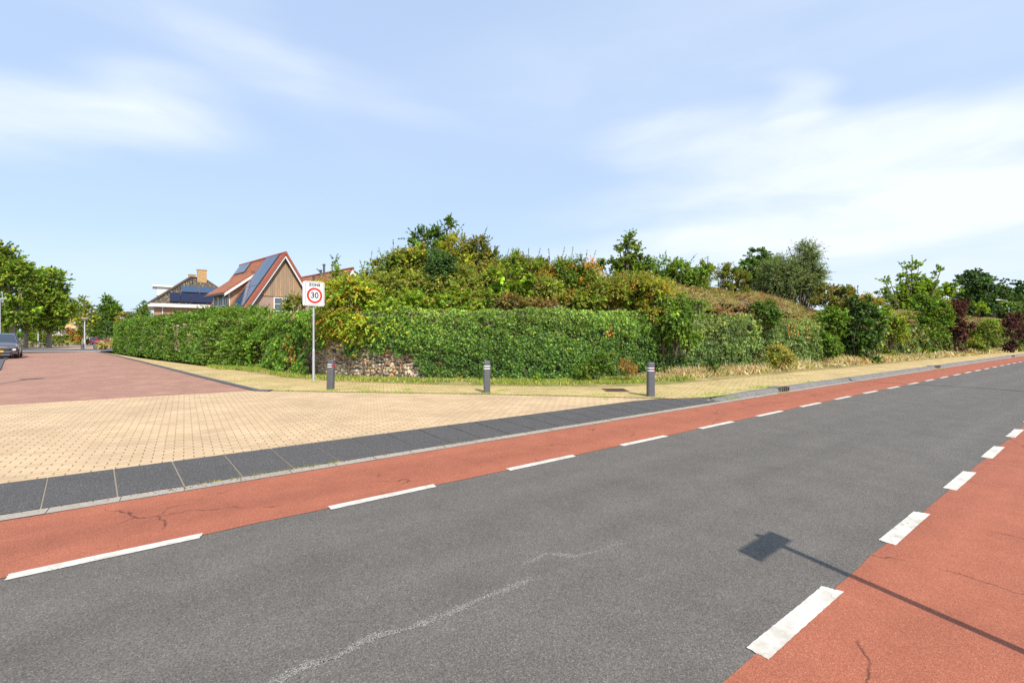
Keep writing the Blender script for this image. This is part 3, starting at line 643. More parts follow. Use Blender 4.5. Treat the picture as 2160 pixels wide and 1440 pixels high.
# ------------------------------------------------------------------ climbers on the wall
def ivy(name, label, px0, px1, pal, size, dens, seed, zt=2.55, bulge=.22, bare=None, toppal=None, droop=None):
    rg = rngf(seed); l0, l1 = lofpx(px0), lofpx(px1); A_ = (l1 - l0) * zt; n = int(A_ * dens)
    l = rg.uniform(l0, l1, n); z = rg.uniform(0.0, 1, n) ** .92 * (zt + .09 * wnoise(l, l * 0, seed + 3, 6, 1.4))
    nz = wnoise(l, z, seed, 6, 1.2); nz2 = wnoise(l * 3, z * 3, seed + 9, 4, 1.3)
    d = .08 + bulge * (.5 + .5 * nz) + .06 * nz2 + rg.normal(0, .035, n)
    p, nn = wall_at(l, d); keep = np.ones(n, bool)
    keep &= ~((nz2 < -.62) & (rg.random(n) < .75))
    edge = np.minimum(l - l0, l1 - l); keep &= edge > .35 * np.abs(wnoise(z * 3, z, seed + 1)) * (rg.random(n))
    pxs = 1080 + FPX * p[:, 0] / p[:, 1]; pys = 710 - (z - EYE) * FPX / p[:, 1]
    if bare is not None: keep &= ~bare(pxs, pys, nz, nz2, rg)
    # mound: top leaves roll back over the wall
    top = z > zt - .25
    P = np.stack([p[:, 0], p[:, 1], z], 1); back = np.where(top, rg.random(n) ** 1.5 * .9, 0); P[:, 0] -= nn[:, 0] * (back + np.where(top, .1, 0)); P[:, 1] -= nn[:, 1] * back
    N3 = np.stack([nn[:, 0], nn[:, 1], np.full(n, .55)], 1) + rg.normal(0, .42, (n, 3)); N3[top, 2] += .8
    U = np.stack([rg.normal(0, .5, n), rg.normal(0, .5, n), -np.ones(n)], 1)
    col = pick(rg, pal, n, .2)
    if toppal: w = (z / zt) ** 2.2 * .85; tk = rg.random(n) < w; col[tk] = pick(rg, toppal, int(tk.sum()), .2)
    red = (wnoise(l * 1.3, z * .45, seed + 17, 5, 1.6) > .92) & (rg.random(n) < .5); col[red] = pick(rg, [((.34, .13, .05), 1), ((.42, .2, .08), 1)], int(red.sum()), .25)
    col *= np.exp(.26 * nz + .12 * nz2)[:, None]  # patchy leaf tone that also paints shade into the hollows, lighter on bulges
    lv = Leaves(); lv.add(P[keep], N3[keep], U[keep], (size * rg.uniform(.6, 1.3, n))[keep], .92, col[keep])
    lm = (l0 + l1) / 2; (bp,), _ = wall_at([lm], .1)
    e = empty(name, (bp[0], bp[1], 0), label, 'ivy')
    # trailing sprigs
    k = int((l1 - l0) * 9); lt = rg.uniform(l0, l1, k); zt_ = rg.uniform(.2, zt, k); pt, nt_ = wall_at(lt, .28); O = np.stack([pt[:, 0], pt[:, 1], zt_], 1)
    D = np.stack([nt_[:, 0] * .6 + rg.normal(0, .5, k), nt_[:, 1] * .6, rg.normal(-.1, .6, k)], 1); px_ = 1080 + FPX * pt[:, 0] / pt[:, 1]; py_ = 710 - (zt_ - EYE) * FPX / pt[:, 1]
    kk = np.ones(k, bool) if bare is None else ~bare(px_, py_, np.zeros(k), np.zeros(k), rg)
    twigs(lv, rg, O[kk], D[kk], np.full(k, .3)[kk], 9, size, pal, aspect=.9, droop=.5)
    lv.build('leaves', GLOSSLEAF, e)
    mb = MB()
    for _ in range(int((l1 - l0) * 2.2)):
        a = rg.uniform(l0, l1); pts = []
        for z_ in np.linspace(.0, zt * rg.uniform(.5, .95), 6): (q,), _n = wall_at([a], .07); pts.append((q[0], q[1], z_)); a = min(max(a + rg.normal(0, .12), l0), l1)
        mb.tube(pts, [.022, .018, .015, .012, .009, .004], 4, cap=False)
    q = np.arange(l0, l1 + .3, .5); pr_, _ = wall_at(q, .07); mb.tube([(a[0], a[1], -.0) for a in pr_], .03, 4, cap=False)
    mb.build('stems', BARK, e)
    return e
def bare_mid(px, py, nz, nz2, rg):
    lim = np.interp(px, [640, 690, 730, 780, 830, 870, 900, 930], [690, 708, 742, 742, 750, 758, 785, 815])
    return (py > lim + 16 * nz + 10 * nz2) & (px < 940)
def bare_left(px, py, nz, nz2, rg):
    gap = (abs(px - 538 - 5 * nz) < 13) & (py > 715 + 20 * nz)
    right = (px > 645 + 12 * nz) & (py > 735 + 15 * nz2)
    return gap | right
GI = [((.05, .108, .022), 5), ((.032, .072, .02), 3.5), ((.085, .155, .03), 2.5), ((.14, .2, .04), .6)]
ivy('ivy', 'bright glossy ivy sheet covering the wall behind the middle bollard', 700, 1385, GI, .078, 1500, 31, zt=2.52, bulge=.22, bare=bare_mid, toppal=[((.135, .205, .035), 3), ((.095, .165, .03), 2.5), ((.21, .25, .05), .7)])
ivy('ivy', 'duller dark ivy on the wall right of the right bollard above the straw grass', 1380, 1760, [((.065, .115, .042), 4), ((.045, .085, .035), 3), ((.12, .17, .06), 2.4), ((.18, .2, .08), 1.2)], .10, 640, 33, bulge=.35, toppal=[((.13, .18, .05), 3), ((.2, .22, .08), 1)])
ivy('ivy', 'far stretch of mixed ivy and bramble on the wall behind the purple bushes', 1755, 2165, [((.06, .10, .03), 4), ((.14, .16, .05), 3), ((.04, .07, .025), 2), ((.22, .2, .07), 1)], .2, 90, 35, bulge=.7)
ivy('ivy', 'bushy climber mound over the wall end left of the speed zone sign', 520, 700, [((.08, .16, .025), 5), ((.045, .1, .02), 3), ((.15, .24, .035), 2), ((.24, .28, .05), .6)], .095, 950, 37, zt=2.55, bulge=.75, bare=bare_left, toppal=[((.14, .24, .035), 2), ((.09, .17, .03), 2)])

# ------------------------------------------------------------------ shrubs on the bank, left to right
BK = 2.5
shrub('shrub', 'orange and yellow tinged shrub hanging over the wall right of the speed zone sign', 'shrub', [(735, 625, 48, 40), (715, 668, 48, 34), (770, 690, 62, 22, -.4), (700, 610, 30, 25, .4)], 16.3,
      [(YEL, 2.0), (ORA, .7), (YGR, 4), (LGR, 2.5), (GRN, 1)], .09, 6, base_z=BK, seed=101, tl=.5, droop=.45, sh=[(688, 640, .7, 16, -.5, .4), (760, 590, .6, 14, .3, 1)])
shrub('shrub', 'yellow green leafy shrub spilling over the wall above the bare stones', 'shrub', [(815, 640, 62, 42), (880, 655, 70, 34, -.5), (835, 690, 55, 18, -.7), (960, 650, 60, 26, -.3), (1010, 632, 45, 22)], 16.7,
      [(LGR, 4), (YGR, 3), (GRN, 3), (YEL, .8), (BRZ, .8)], .095, 6.5, base_z=BK, seed=102, tl=.5, droop=.4)
shrub('vine', 'wispy bright green climbing shoot rising beside the right hand roof', 'vine', [(712, 590, 16, 26), (706, 560, 9, 9)], 17.0, [(LGR, 3), (GRN, 2), (YGR, 1)], .10, 3.2, base_z=BK, seed=103, sh=[(712, 575, .45, 16, -.35, 1), (704, 562, .25, 9, .9, .3), (700, 588, .35, 9, -1, .5)])
shrub('shrub', 'olive rounded shrub on the left shoulder of the bank', 'shrub', [(800, 590, 38, 42), (845, 560, 42, 40), (775, 600, 28, 28), (870, 590, 50, 45)], 18.6, [(OLI, 4), (GRN, 3), (LGR, 2), (BRZ, 1)], .09, 6, base_z=BK, seed=104,
      sh=[(765, 570, .5, 14, -.2, 1), (782, 552, .4, 10, .1, 1), (830, 530, .4, 10, 0, 1), (805, 545, .4, 10, -.2, 1)])
shrub('tree', 'tallest dark green shrub tree with an open ragged top', 'tree', [(885, 505, 22, 22), (925, 500, 32, 24), (945, 475, 14, 12), (908, 540, 42, 30)], 20.0, [(DGR, 3), (MGR, 4), (GRN, 3)], .10, 4.6, base_z=BK, seed=105, stem_r=.06,
      sh=[(870, 492, .3, 10, -.6, .8), (940, 475, .35, 14, .2, 1), (960, 495, .5, 12, .7, .9), (868, 505, .5, 12, -1, .2), (925, 480, .35, 12, -.2, 1)])
shrub('shrub', 'golden leaved shrub beside the tallest tree of the bank', 'shrub', [(965, 525, 34, 32), (990, 555, 40, 40), (870, 540, 38, 22, -.8)], 19.2, [(YEL, 1.6), (OLI, 3), (YGR, 3), (BRZ, 1.4)], .085, 5.5, base_z=BK, seed=106, sh=[(975, 500, .4, 12, 0, 1), (955, 500, .3, 10, -.3, 1)])
shrub('shrub', 'dense dark blue green round shrub in the middle of the bank', 'shrub', [(922, 565, 42, 40), (930, 590, 36, 26)], 17.6, [(DGR, 4), (BLG, 4), (MGR, 1.5)], .075, 7, base_z=BK, seed=107)
shrub('shrub', 'bronze shrub with long upright shoots right of the tallest tree', 'shrub', [(1015, 530, 22, 30), (1040, 565, 42, 38), (1000, 585, 50, 34)], 19.0, [(BRZ, 3), (OLI, 4), (GRN, 2), (DGR, 1)], .085, 5.5, base_z=BK, seed=108,
      sh=[(1015, 515, .75, 24, .3, 1), (1020, 525, .7, 20, .6, .9), (1008, 520, .5, 14, -.1, 1), (1040, 530, .4, 10, .6, .6)])
shrub('shrub', 'green and bronze twiggy shrub above the middle bollard', 'shrub', [(1085, 565, 42, 34), (1130, 580, 42, 38), (1070, 600, 50, 36)], 18.8, [(GRN, 4), (OLI, 3), (BRZ, 2), (LGR, 1)], .08, 6, base_z=BK, seed=109,
      sh=[(1090, 540, .45, 12, .3, 1), (1115, 545, .5, 12, 0, 1), (1135, 545, .5, 10, .2, 1), (1070, 540, .3, 8, .2, 1)])
shrub('vine', 'lime green big leaved vine sprawling through the shrubs above the ivy', 'vine', [(1060, 585, 36, 22), (1108, 605, 34, 20), (1045, 620, 40, 18)], 17.2, [(YGR, 4), (LGR, 4), (GRN, 1)], .15, 2.8, base_z=BK, seed=110, aspect=.95)
shrub('shrub', 'brown withered shrub low on the wall top', 'shrub', [(1080, 637, 48, 12), (1010, 640, 40, 10), (1150, 640, 40, 10)], 16.6, [((.22, .11, .06), 2), (BRZ, 2), (OLI, 2), ((.2, .19, .15), 1)], .06, 6, base_z=BK, seed=111, tl=.25)
shrub('firethorn', 'tall firethorn full of orange berries against the sky', 'shrub', [(1180, 580, 42, 34), (1235, 580, 42, 34), (1205, 610, 70, 36), (1150, 600, 40, 36)], 18.4, [(GRN, 4), (MGR, 3), (OLI, 2), (LGR, 1)], .075, 5.8, base_z=BK, seed=112,
      berries=(2300, [(RED, 2), ((.6, .17, .02), 3), ((.62, .26, .05), 1.2)]),
      sh=[(1160, 550, .5, 16, -.1, 1), (1185, 548, .45, 14, .2, 1), (1205, 548, .45, 14, .1, 1), (1235, 555, .6, 20, .1, 1), (1250, 550, .5, 16, .3, 1), (1265, 575, .4, 10, .4, .8)])
shrub('shrub', 'orange mottled shrub right of the berry laden firethorn', 'shrub', [(1290, 610, 56, 26), (1345, 618, 50, 30), (1260, 632, 56, 20), (1200, 635, 50, 16)], 17.4, [(OLI, 3), (YGR, 3), (BRZ, 2), (GRN, 3), (ORA, .4)], .08, 6.5, base_z=BK, seed=113, berries=(250, [((.6, .2, .04), 3), (ORA, 2)]))
shrub('maple_tree', 'cone shaped young maple rising to a point above the bank', 'tree', [(1326, 505, 10, 15), (1325, 530, 26, 18), (1330, 556, 42, 22), (1292, 568, 34, 18), (1358, 572, 34, 20), (1325, 580, 55, 18)], 21.5, [(GRN, 4), (MGR, 3), (LGR, 2), (OLI, 2)], .12, 5, base_z=BK, seed=114,
      sh=[(1325, 505, .35, 16, 0, 1), (1305, 525, .3, 10, -.7, .6), (1345, 530, .4, 12, .8, .4), (1275, 555, .3, 8, -1, .3), (1358, 550, .4, 10, 1, .2)], stem_r=.05)
shrub('shrub', 'airy bright green shrub of feathery sprays right of the pointed maple', 'shrub', [(1402, 565, 24, 26), (1435, 570, 34, 22), (1472, 574, 24, 18), (1440, 590, 50, 16)], 22.5, [(GRN, 3), (LGR, 3), (GREY, 1)], .10, 4.2, base_z=BK, seed=115,
      sh=[(1400, 555, .5, 16, -.1, 1), (1425, 558, .5, 14, .3, 1), (1450, 560, .7, 16, .6, .8), (1470, 562, .6, 14, .7, .8), (1390, 560, .4, 10, -.6, .7)])
shrub('hornbeam', 'bronze green row of pointed hornbeam tips beyond the straw coloured mound', 'shrub', [(1490, 570, 16, 26), (1475, 590, 30, 20), (1530, 580, 22, 18), (1560, 588, 22, 16)], 23.5, [(OLI, 4), (BRZ, 2), (GRN, 3)], .09, 5, base_z=BK, seed=116, up=.9,
      sh=[(1492, 560, .5, 18, .02, 1), (1480, 572, .4, 10, -.1, 1)] + [(x, 578, .5, 12, .03, 1) for x in range(1512, 1580, 13)])
shrub('laurel', 'glossy green shrub cascading down the ivy right of the right bollard', 'shrub', [(1392, 640, 30, 28), (1425, 672, 38, 34, -.3), (1455, 640, 32, 18), (1435, 710, 26, 26, -.2)], 17.0, [(GRN, 4), (MGR, 3), (LGR, 2)], .10, 6, base_z=1.0, seed=117, mat=GLOSSLEAF, droop=.5, up=0)
shrub('rose_bush', 'yellowing rose bush on the wall top before the green cascade', 'shrub', [(1370, 655, 22, 24), (1380, 612, 34, 18)], 16.8, [(ORA, 1), (YEL, 1), (YGR, 3), (OLI, 2)], .07, 5, base_z=BK, seed=118)
LO = [((.19, .22, .06), 4), ((.24, .23, .08), 2), ((.15, .21, .045), 4), ((.26, .19, .09), 1)]
shrub('shrub', 'light olive shrub filling the bank below the tallest dark tree', 'shrub', [(790, 612, 42, 34), (860, 610, 46, 40), (930, 618, 46, 26), (990, 605, 46, 34)], 17.4, LO, .08, 6.5, base_z=BK, seed=151, tl=.45, droop=.25)
shrub('shrub', 'pale green arching shrub on the bank above the middle bollard', 'shrub', [(1035, 600, 38, 34), (1100, 622, 46, 22), (1150, 612, 40, 30)], 17.5, LO, .08, 6, base_z=BK, seed=152, tl=.45, droop=.25, sh=[(1050, 570, .5, 12, -.4, 1), (1140, 580, .4, 10, .3, 1)])
shrub('shrub', 'light olive and rust shrub below the pointed maple', 'shrub', [(1270, 600, 46, 24), (1330, 605, 46, 24), (1395, 612, 34, 20)], 17.9, LO + [((.3, .17, .08), 1.5)], .075, 6, base_z=BK, seed=153, tl=.45, droop=.25)
def groundcover():
    rg = rngf(120); l0, l1 = lofpx(1385), lofpx(2165); n = 11000; l = l0 + (l1 - l0) * rg.random(n) ** 1.6; d = rg.uniform(-.1, 5.2, n); pm, nn = wall_at(l, -d); px = 1080 + FPX * pm[:, 0] / pm[:, 1]
    z = bank_h(px, d) + .17 * wnoise(l, d, 5, 5, .9); O = np.stack([pm[:, 0], pm[:, 1], z - .12], 1)
    D = np.stack([rg.normal(0, .6, n) + nn[:, 0] * .5, rg.normal(0, .6, n) + nn[:, 1] * .5, np.full(n, .55)], 1)
    rust = wnoise(l * .5, d, 8, 4, .8); pA = [((.47, .38, .17), 5), ((.36, .31, .12), 3), ((.22, .26, .08), 1.8), ((.50, .42, .24), 1.5)]; pB = [((.40, .25, .14), 3), ((.46, .33, .19), 3), ((.28, .22, .11), 1)]
    lv = Leaves(); m = rust > .3
    twigs(lv, rg, O[~m], D[~m], np.full((~m).sum(), .42), 22, .075, pA, aspect=.42, droop=.3); twigs(lv, rg, O[m], D[m], np.full(m.sum(), .42), 22, .075, pB, aspect=.42, droop=.3)
    (b,), _ = wall_at([l0 + 6], -1); e = lv.build('ground_cover', DRY, boost=False); tag(e, 'straw and rust coloured ground cover mounded on top of the right hand bank', 'ground cover', None, 'stuff')
groundcover()
shrub('shrub', 'small dark shrub tucked into the ivy top below the straw mound', 'shrub', [(1605, 655, 28, 18), (1625, 670, 22, 26)], 21.0, [(DGR, 3), (MGR, 4), (OLI, 1)], .085, 5.5, base_z=2, seed=121)
shrub('tree', 'round headed dark green tree left of the grey willow', 'tree', [(1598, 540, 26, 17), (1588, 565, 28, 22), (1618, 560, 22, 25)], 31, [(DGR, 2), (MGR, 4), (GRN, 2)], .16, 5.5, seed=122, stem_r=.1)
shrub('willow_tree', 'grey green willow tree with soft wispy crown', 'tree', [(1635, 580, 42, 34), (1695, 545, 28, 30), (1660, 565, 30, 30), (1705, 590, 28, 40), (1670, 600, 55, 24)], 28.5, [(GREY, 5), ((.08, .115, .06), 4), ((.16, .19, .11), 2)], .115, 6, seed=123, aspect=.35, tl=.7, stem_r=.1,
      sh=[(1690, 525, .6, 26, .1, 1), (1710, 530, .6, 20, .4, 1), (1715, 560, .7, 16, .9, .2), (1720, 590, .6, 16, 1, -.2), (1670, 540, .6, 16, -.2, 1)])
shrub('shrub', 'bronze tipped hornbeam hedge top right of the willow', 'shrub', [(1745, 618, 26, 14), (1785, 622, 32, 15), (1830, 640, 30, 12), (1750, 640, 45, 18)], 27, [(OLI, 3), (BRZ, 3), (GRN, 2), (TAN, .7)], .12, 5, base_z=1, seed=124, up=.8,
      sh=[(x, 618, .5, 12, .05, 1) for x in (1735, 1752, 1775, 1792, 1808)])
shrub('firethorn', 'low firethorn with an orange berry patch behind the dark maple bush', 'shrub', [(1830, 640, 22, 12), (1770, 655, 30, 16)], 26.5, [(GRN, 3), (OLI, 2), (TAN, 2)], .10, 5, base_z=2.4, seed=125, berries=(500, [((.55, .2, .06), 2), (ORA, 1)]))
shrub('shrub', 'bright green rounded bush left of the dark maple bush', 'shrub', [(1748, 672, 36, 28), (1740, 720, 38, 34), (1700, 730, 28, 28)], 25.0, [(GRN, 4), (MGR, 3), (LGR, 1.5)], .115, 5.5, seed=126)
shrub('maple_bush', 'dark green maple bush standing at the verge, its foot in straw grass', 'shrub', [(1822, 660, 30, 26), (1816, 712, 38, 38), (1850, 680, 20, 30), (1800, 640, 14, 12)], 25.5, [(DGR, 4), (MGR, 4), (BLG, 2), (GRN, 1)], .14, 6, seed=127, aspect=.85,
      sh=[(1800, 640, .5, 12, -.2, 1), (1835, 640, .45, 10, .4, 1), (1862, 655, .4, 10, 1, .4)])
shrub('shrub', 'yellow green bush between the dark maple bush and the green hornbeam', 'shrub', [(1885, 700, 26, 34), (1875, 668, 22, 22)], 30, [(YGR, 2), (OLI, 4), (GRN, 2), (YEL, .6)], .12, 5.5, seed=128)
shrub('hornbeam', 'fresh green hornbeam bush fanning upward left of the first purple bush', 'shrub', [(1955, 690, 40, 40), (1945, 648, 26, 22), (1978, 660, 22, 28), (1925, 690, 20, 32)], 35, [(GRN, 5), (LGR, 2.5), (MGR, 2)], .16, 6, seed=129, up=.8,
      sh=[(1940, 635, .6, 14, -.1, 1), (1960, 640, .6, 14, .2, 1), (1990, 650, .7, 12, .7, .8)])
shrub('purple_bush', 'tall purple leaved bush between the green hornbeam and the golden slope', 'shrub', [(2012, 650, 24, 22), (2028, 680, 28, 28), (2018, 705, 22, 20)], 38, [(PUR, 5), (PUR2, 3), ((.2, .09, .06), .8)], .16, 5.5, seed=130, sh=[(2030, 650, .9, 16, .7, .8), (2020, 635, .6, 12, 0, 1), (2045, 670, .8, 12, 1, .4)])
shrub('shrub', 'dull green bush in the gap between the two purple bushes', 'shrub', [(2080, 698, 24, 28), (2050, 718, 26, 14)], 40, [(OLI, 4), (GRN, 3), (LGR, 1)], .15, 5.5, seed=131)
shrub('purple_bush', 'second smaller purple leaved bush near the right edge of the photo', 'shrub', [(2130, 690, 24, 26), (2138, 672, 16, 14)], 43, [(PUR, 6), (PUR2, 2)], .17, 6, seed=132)
shrub('shrub', 'green bush at the right edge beside the second purple bush', 'shrub', [(2163, 690, 18, 40), (2140, 650, 24, 16)], 46, [(GRN, 4), (GREY, 3)], .2, 6, seed=133)
shrub('shrub', 'lime coloured shrub top in front of the dark oak', 'shrub', [(2065, 645, 12, 9), (2072, 655, 12, 8)], 48, [(YGR, 4), (LGR, 2)], .2, 5, seed=134)
shrub('bald_cypress', 'light green bald cypress with layered open branches and visible trunk', 'tree', [(1925, 560, 20, 10), (1915, 582, 30, 9), (1945, 585, 26, 8), (1925, 604, 44, 8), (1890, 612, 30, 7), (1870, 590, 10, 7), (1960, 600, 24, 10), (1900, 630, 50, 9), (1978, 572, 7, 12)], 52, [(LGR, 5), (YGR, 4), (GRN, 3)], .26, 4.2, seed=135, stem_r=.22, nstem=3, lump=.3, aspect=.5,
      sh=[(1925, 556, .9, 18, 0, 1), (1870, 600, 1.5, 20, -1, .6), (1940, 562, 1.0, 16, .6, .8), (1905, 565, 1.0, 16, -.7, .8), (1968, 590, 1.6, 22, .4, 1)])
shrub('tree', 'bright lime green spreading tree right beside the bald cypress', 'tree', [(1985, 610, 34, 16), (1950, 622, 40, 14), (2010, 615, 16, 14)], 54, [(YGR, 5), (LGR, 4)], .27, 5, seed=136, stem_r=.2)
shrub('oak_tree', 'broad dark green oak tree far right behind the lamp', 'tree', [(2050, 597, 40, 28), (2085, 610, 42, 34), (2065, 645, 54, 38), (2115, 645, 34, 44)], 72, [(BLG, 6), (DGR, 2), (MGR, 2)], .32, 9, seed=137, stem_r=.35)
shrub('oak_tree', 'dark tree cut by the right edge of the photo', 'tree', [(2160, 615, 22, 30), (2155, 640, 22, 26)], 76, [(BLG, 4), (MGR, 3)], .34, 9, seed=138, stem_r=.3)
shrub('shrub', 'grey green sapling left of the bald cypress', 'shrub', [(1858, 618, 14, 10), (1865, 632, 20, 8)], 40, [(GREY, 2), (GRN, 3)], .18, 3.5, seed=139)
# low plants in front of the wall
shrub('shrub', 'low green plant growing from the wall foot left of the right bollard', 'shrub', [(1262, 768, 30, 22), (1235, 785, 22, 14)], 14.9, [(GRN, 4), (MGR, 3), (OLI, 1)], .06, 5, seed=141, tl=.25)
shrub('dock_plant', 'rust brown dock stalks in the grass left of the right bollard', 'plant', [(1318, 778, 16, 14), (1335, 790, 18, 8)], 14.8, [((.22, .12, .06), 3), (BRZ, 2), (TAN, 1)], .045, 2.2, seed=142, tl=.3, up=1.4, nstem=2, sh=[(1305, 790, .4, 16, -.1, 1), (1318, 785, .6, 24, .1, 1), (1330, 788, .5, 20, .2, 1)])
shrub('shrub', 'pale twiggy bush low against the ivy right of the right bollard', 'shrub', [(1635, 748, 30, 18), (1650, 760, 26, 12)], 19.6, [(OLI, 3), (LGR, 2), (TAN, 2)], .07, 4.5, seed=143, tl=.35)
shrub('shrub', 'small dark nettle clump at the foot of the right hand ivy', 'plant', [(1505, 780, 18, 12)], 17.2, [(DGR, 2), (MGR, 4)], .07, 4.5, seed=144, tl=.25)
shrub('shrub', 'bright green seedling clump at the ivy foot right of the middle bollard', 'plant', [(1138, 800, 14, 8)], 14.75, [(LGR, 4), (YGR, 2)], .05, 4.5, seed=145, tl=.15)
shrub('shrub', 'bronze green bush rising before the wooden gable', 'shrub', [(625, 645, 30, 12), (650, 632, 14, 20), (625, 630, 14, 7)], 19.5, [(OLI, 4), (GRN, 3), (BRZ, 2), (LGR, 1)], .09, 5, base_z=1.5, seed=146, sh=[(640, 615, .35, 10, .2, 1)])

# ------------------------------------------------------------------ clipped and loose hedges
def hedge(name, label, a, b, depth, h, pal, size, dens, seed, wob=.12, up=.5, tl=.25, per=10, mat=None, cat='hedge', h1=None, group=None, tops=0):
    rg = rngf(seed); a = Vector(a); b = Vector(b); L = (b - a).length; d = (b - a) / L; n2 = Vector((d.y, -d.x))
    if n2.dot(-a) < 0: n2 = -n2               # towards the camera
    e = empty(name, ((a.x + b.x) / 2, (a.y + b.y) / 2, 0), label, cat, group); lv = Leaves(); h1 = h1 or h
    def put(k, l, o, z, nv):
        hh = h + (h1 - h) * l / L; nz = wnoise(l * 1.2, z * 1.5 + o, seed, 5, 1.0)
        x = a.x + d.x * l + n2.x * (o + nv[0] * wob * nz); y = a.y + d.y * l + n2.y * (o + nv[0] * wob * nz)
        zz = z * hh + nv[1] * wob * 1.3 * nz; O = np.stack([x, y, zz], 1)
        D = np.stack([n2.x * nv[0] + rg.normal(0, .45, k) + d.x * nv[2], n2.y * nv[0] + rg.normal(0, .45, k) + d.y * nv[2], np.full(k, up + nv[1] * .6) + rg.normal(0, .3, k)], 1)
        OUT = np.tile(np.array([[n2.x * nv[0], n2.y * nv[0], nv[1]]]), (k, 1)) + 1e-3
        twigs(lv, rg, O, D, tl * rg.uniform(.6, 1.3, k), per, size, pal, outward=OUT, facing=.9)
    k = int(L * h * dens); put(k, rg.uniform(0, L, k), rg.uniform(-.12, .02, k), rg.random(k), (1, 0, 0))
    k = int(L * depth * dens); put(k, rg.uniform(0, L, k), -rg.uniform(0, depth, k), np.ones(k) * rg.uniform(.96, 1.0, k), (.2, 1, 0))
    for l0, sg in ((0, -1), (L, 1)):
        k = int(depth * h * dens); put(k, np.full(k, float(l0)), -rg.uniform(0, depth, k), rg.random(k), (0, 0, sg))
    lv.build('foliage', mat or LEAF, e)
    mb = MB(); c0 = a - n2 * (depth * .5); c1 = b - n2 * (depth * .5); M = Matrix.Rotation(math.atan2(d.y, d.x), 3, 'Z')
    for i in range(max(3, int(L / .8))):
        p = c0.lerp(c1, (i + .5) / max(3, int(L / .8))); q = [Vector((p.x, p.y, 0)) + Vector((rg.normal(0, .3), rg.normal(0, .25), h * rg.uniform(.6, .9))) for _ in range(3)]
        limbs(mb, rg, (p.x, p.y, 0), q, .03, seg=5)
    mb.tube([(c0.x, c0.y, -.02), (c1.x, c1.y, -.02)], .04, 5, cap=False)
    mb.build('stems', BARK, e); return e
LAU = [((.085, .155, .028), 4), ((.055, .11, .022), 4), ((.13, .215, .035), 2.5), ((.19, .26, .05), 1)]
H0 = G(243, 746, 0); H1 = G(455, 773, 0)
hedge('laurel_hedge', 'long dense laurel hedge along the side street pavement', H0, H1, 1.8, 2.72, LAU, .115, 48, 201, wob=.2, tl=.34, per=13, mat=GLOSSLEAF, h1=2.85)
hedge('laurel_hedge', 'looser paler hedge end between the long laurel hedge and the climber mound', G(440, 772, 0), G(536, 780, 0), 1.8, 2.6, [((.11, .18, .035), 4), ((.15, .22, .05), 3), ((.07, .12, .03), 2)], .12, 42, 203, wob=.4, tl=.5, per=13, h1=2.35)
BOX = [((.05, .085, .02), 3), ((.035, .06, .018), 3), ((.09, .13, .03), 1)]
def at0(px, py): return G(px, py, 0)
hedge('box_hedge', 'low clipped hedge block just right of the parked cars', at0(38, 732.5), at0(71, 733), 1.6, .85, BOX, .2, 14, 205, wob=.06, tl=.15, up=.2)
hedge('box_hedge', 'longer low clipped hedge beneath the lollipop trees', at0(73, 731), at0(119, 731.3), 1.6, .80, BOX, .22, 13, 207, wob=.06, tl=.15, up=.2)
shrub('ornamental_grass', 'pale cream mound of low shrub behind the far bollards', 'shrub', [(222, 728, 18, 8), (236, 727, 10, 9)], 54, [((.42, .34, .18), 4), ((.25, .25, .1), 2)], .16, 6, seed=209, tl=.3)
shrub('shrub', 'orange leaved bush in front of the far yellow house', 'shrub', [(148, 698, 12, 8), (155, 710, 16, 12), (165, 715, 10, 9)], 96, [((.26, .10, .035), 4), ((.32, .16, .05), 2), (OLI, 1)], .3, 5, seed=210)
shrub('shrub', 'green garden bushes below the far yellow house', 'shrub', [(128, 716, 18, 10), (140, 712, 12, 8), (100, 712, 20, 12), (70, 708, 22, 14)], 92, [(GRN, 3), (OLI, 3), (MGR, 2)], .3, 5, seed=211)
shrub('shrub', 'orange green low shrub beside the central lamp post', 'shrub', [(183, 717, 6, 10), (176, 722, 8, 5)], 88, [(ORA, 2), (OLI, 2), (YGR, 2)], .25, 5, seed=212)
shrub('ornamental_grass', 'yellow grasses along the far roadside below the orange bush', 'shrub', [(135, 723, 26, 4), (165, 724, 14, 3), (112, 722, 10, 5)], 86, [((.3, .27, .1), 4), (OLI, 3)], .25, 5, seed=213)

# ------------------------------------------------------------------ trees of the side street
def big_tree(name, label, pxb, pyb, Y, blobs, pal, size, seed, trunk_r=.22, crown_low=690, cover=6, group=None, mat=None, bark=None):
    rg = rngf(seed); b = PP(pxb, pyb, Y); base = Vector((b.x, b.y, 0)); e = empty(name, base, label, 'tree', group); lv = Leaves(); bl = []
    for q in blobs:
        yy = Y + (q[4] if len(q) > 4 else 0); c = PP(q[0], q[1], yy); bl.append((c, q[2] * yy / FPX, (q[2] * q[3]) ** .5 * yy / FPX * .9, q[3] * yy / FPX))
    blob_foliage(lv, rg, bl, pal, size, cover, tl=size * 2.6, per=14, up=.3, lump=.30, shell=.6)
    lv.build('crown', mat or LEAF, e)
    mb = MB(); ztop = PP(pxb, crown_low, Y).z; fork = base + Vector((rg.normal(0, .1), 0, ztop))
    mb.tube([base, base.lerp(fork, .5) + Vector((rg.normal(0, .05), 0, 0)), fork], [trunk_r * 1.15, trunk_r, trunk_r * .8], 10)
    tg = []
    for (c, rx, ry, rz) in bl:
        for _ in range(4): d = rg.normal(0, 1, 3); d /= np.linalg.norm(d); tg.append(Vector(c) + Vector((d[0] * rx, d[1] * ry, d[2] * rz)) * .6)
    limbs(mb, rg, fork - Vector((0, 0, .3)), tg, trunk_r * .55, .02); mb.build('trunk', bark or BARKP, e); return e
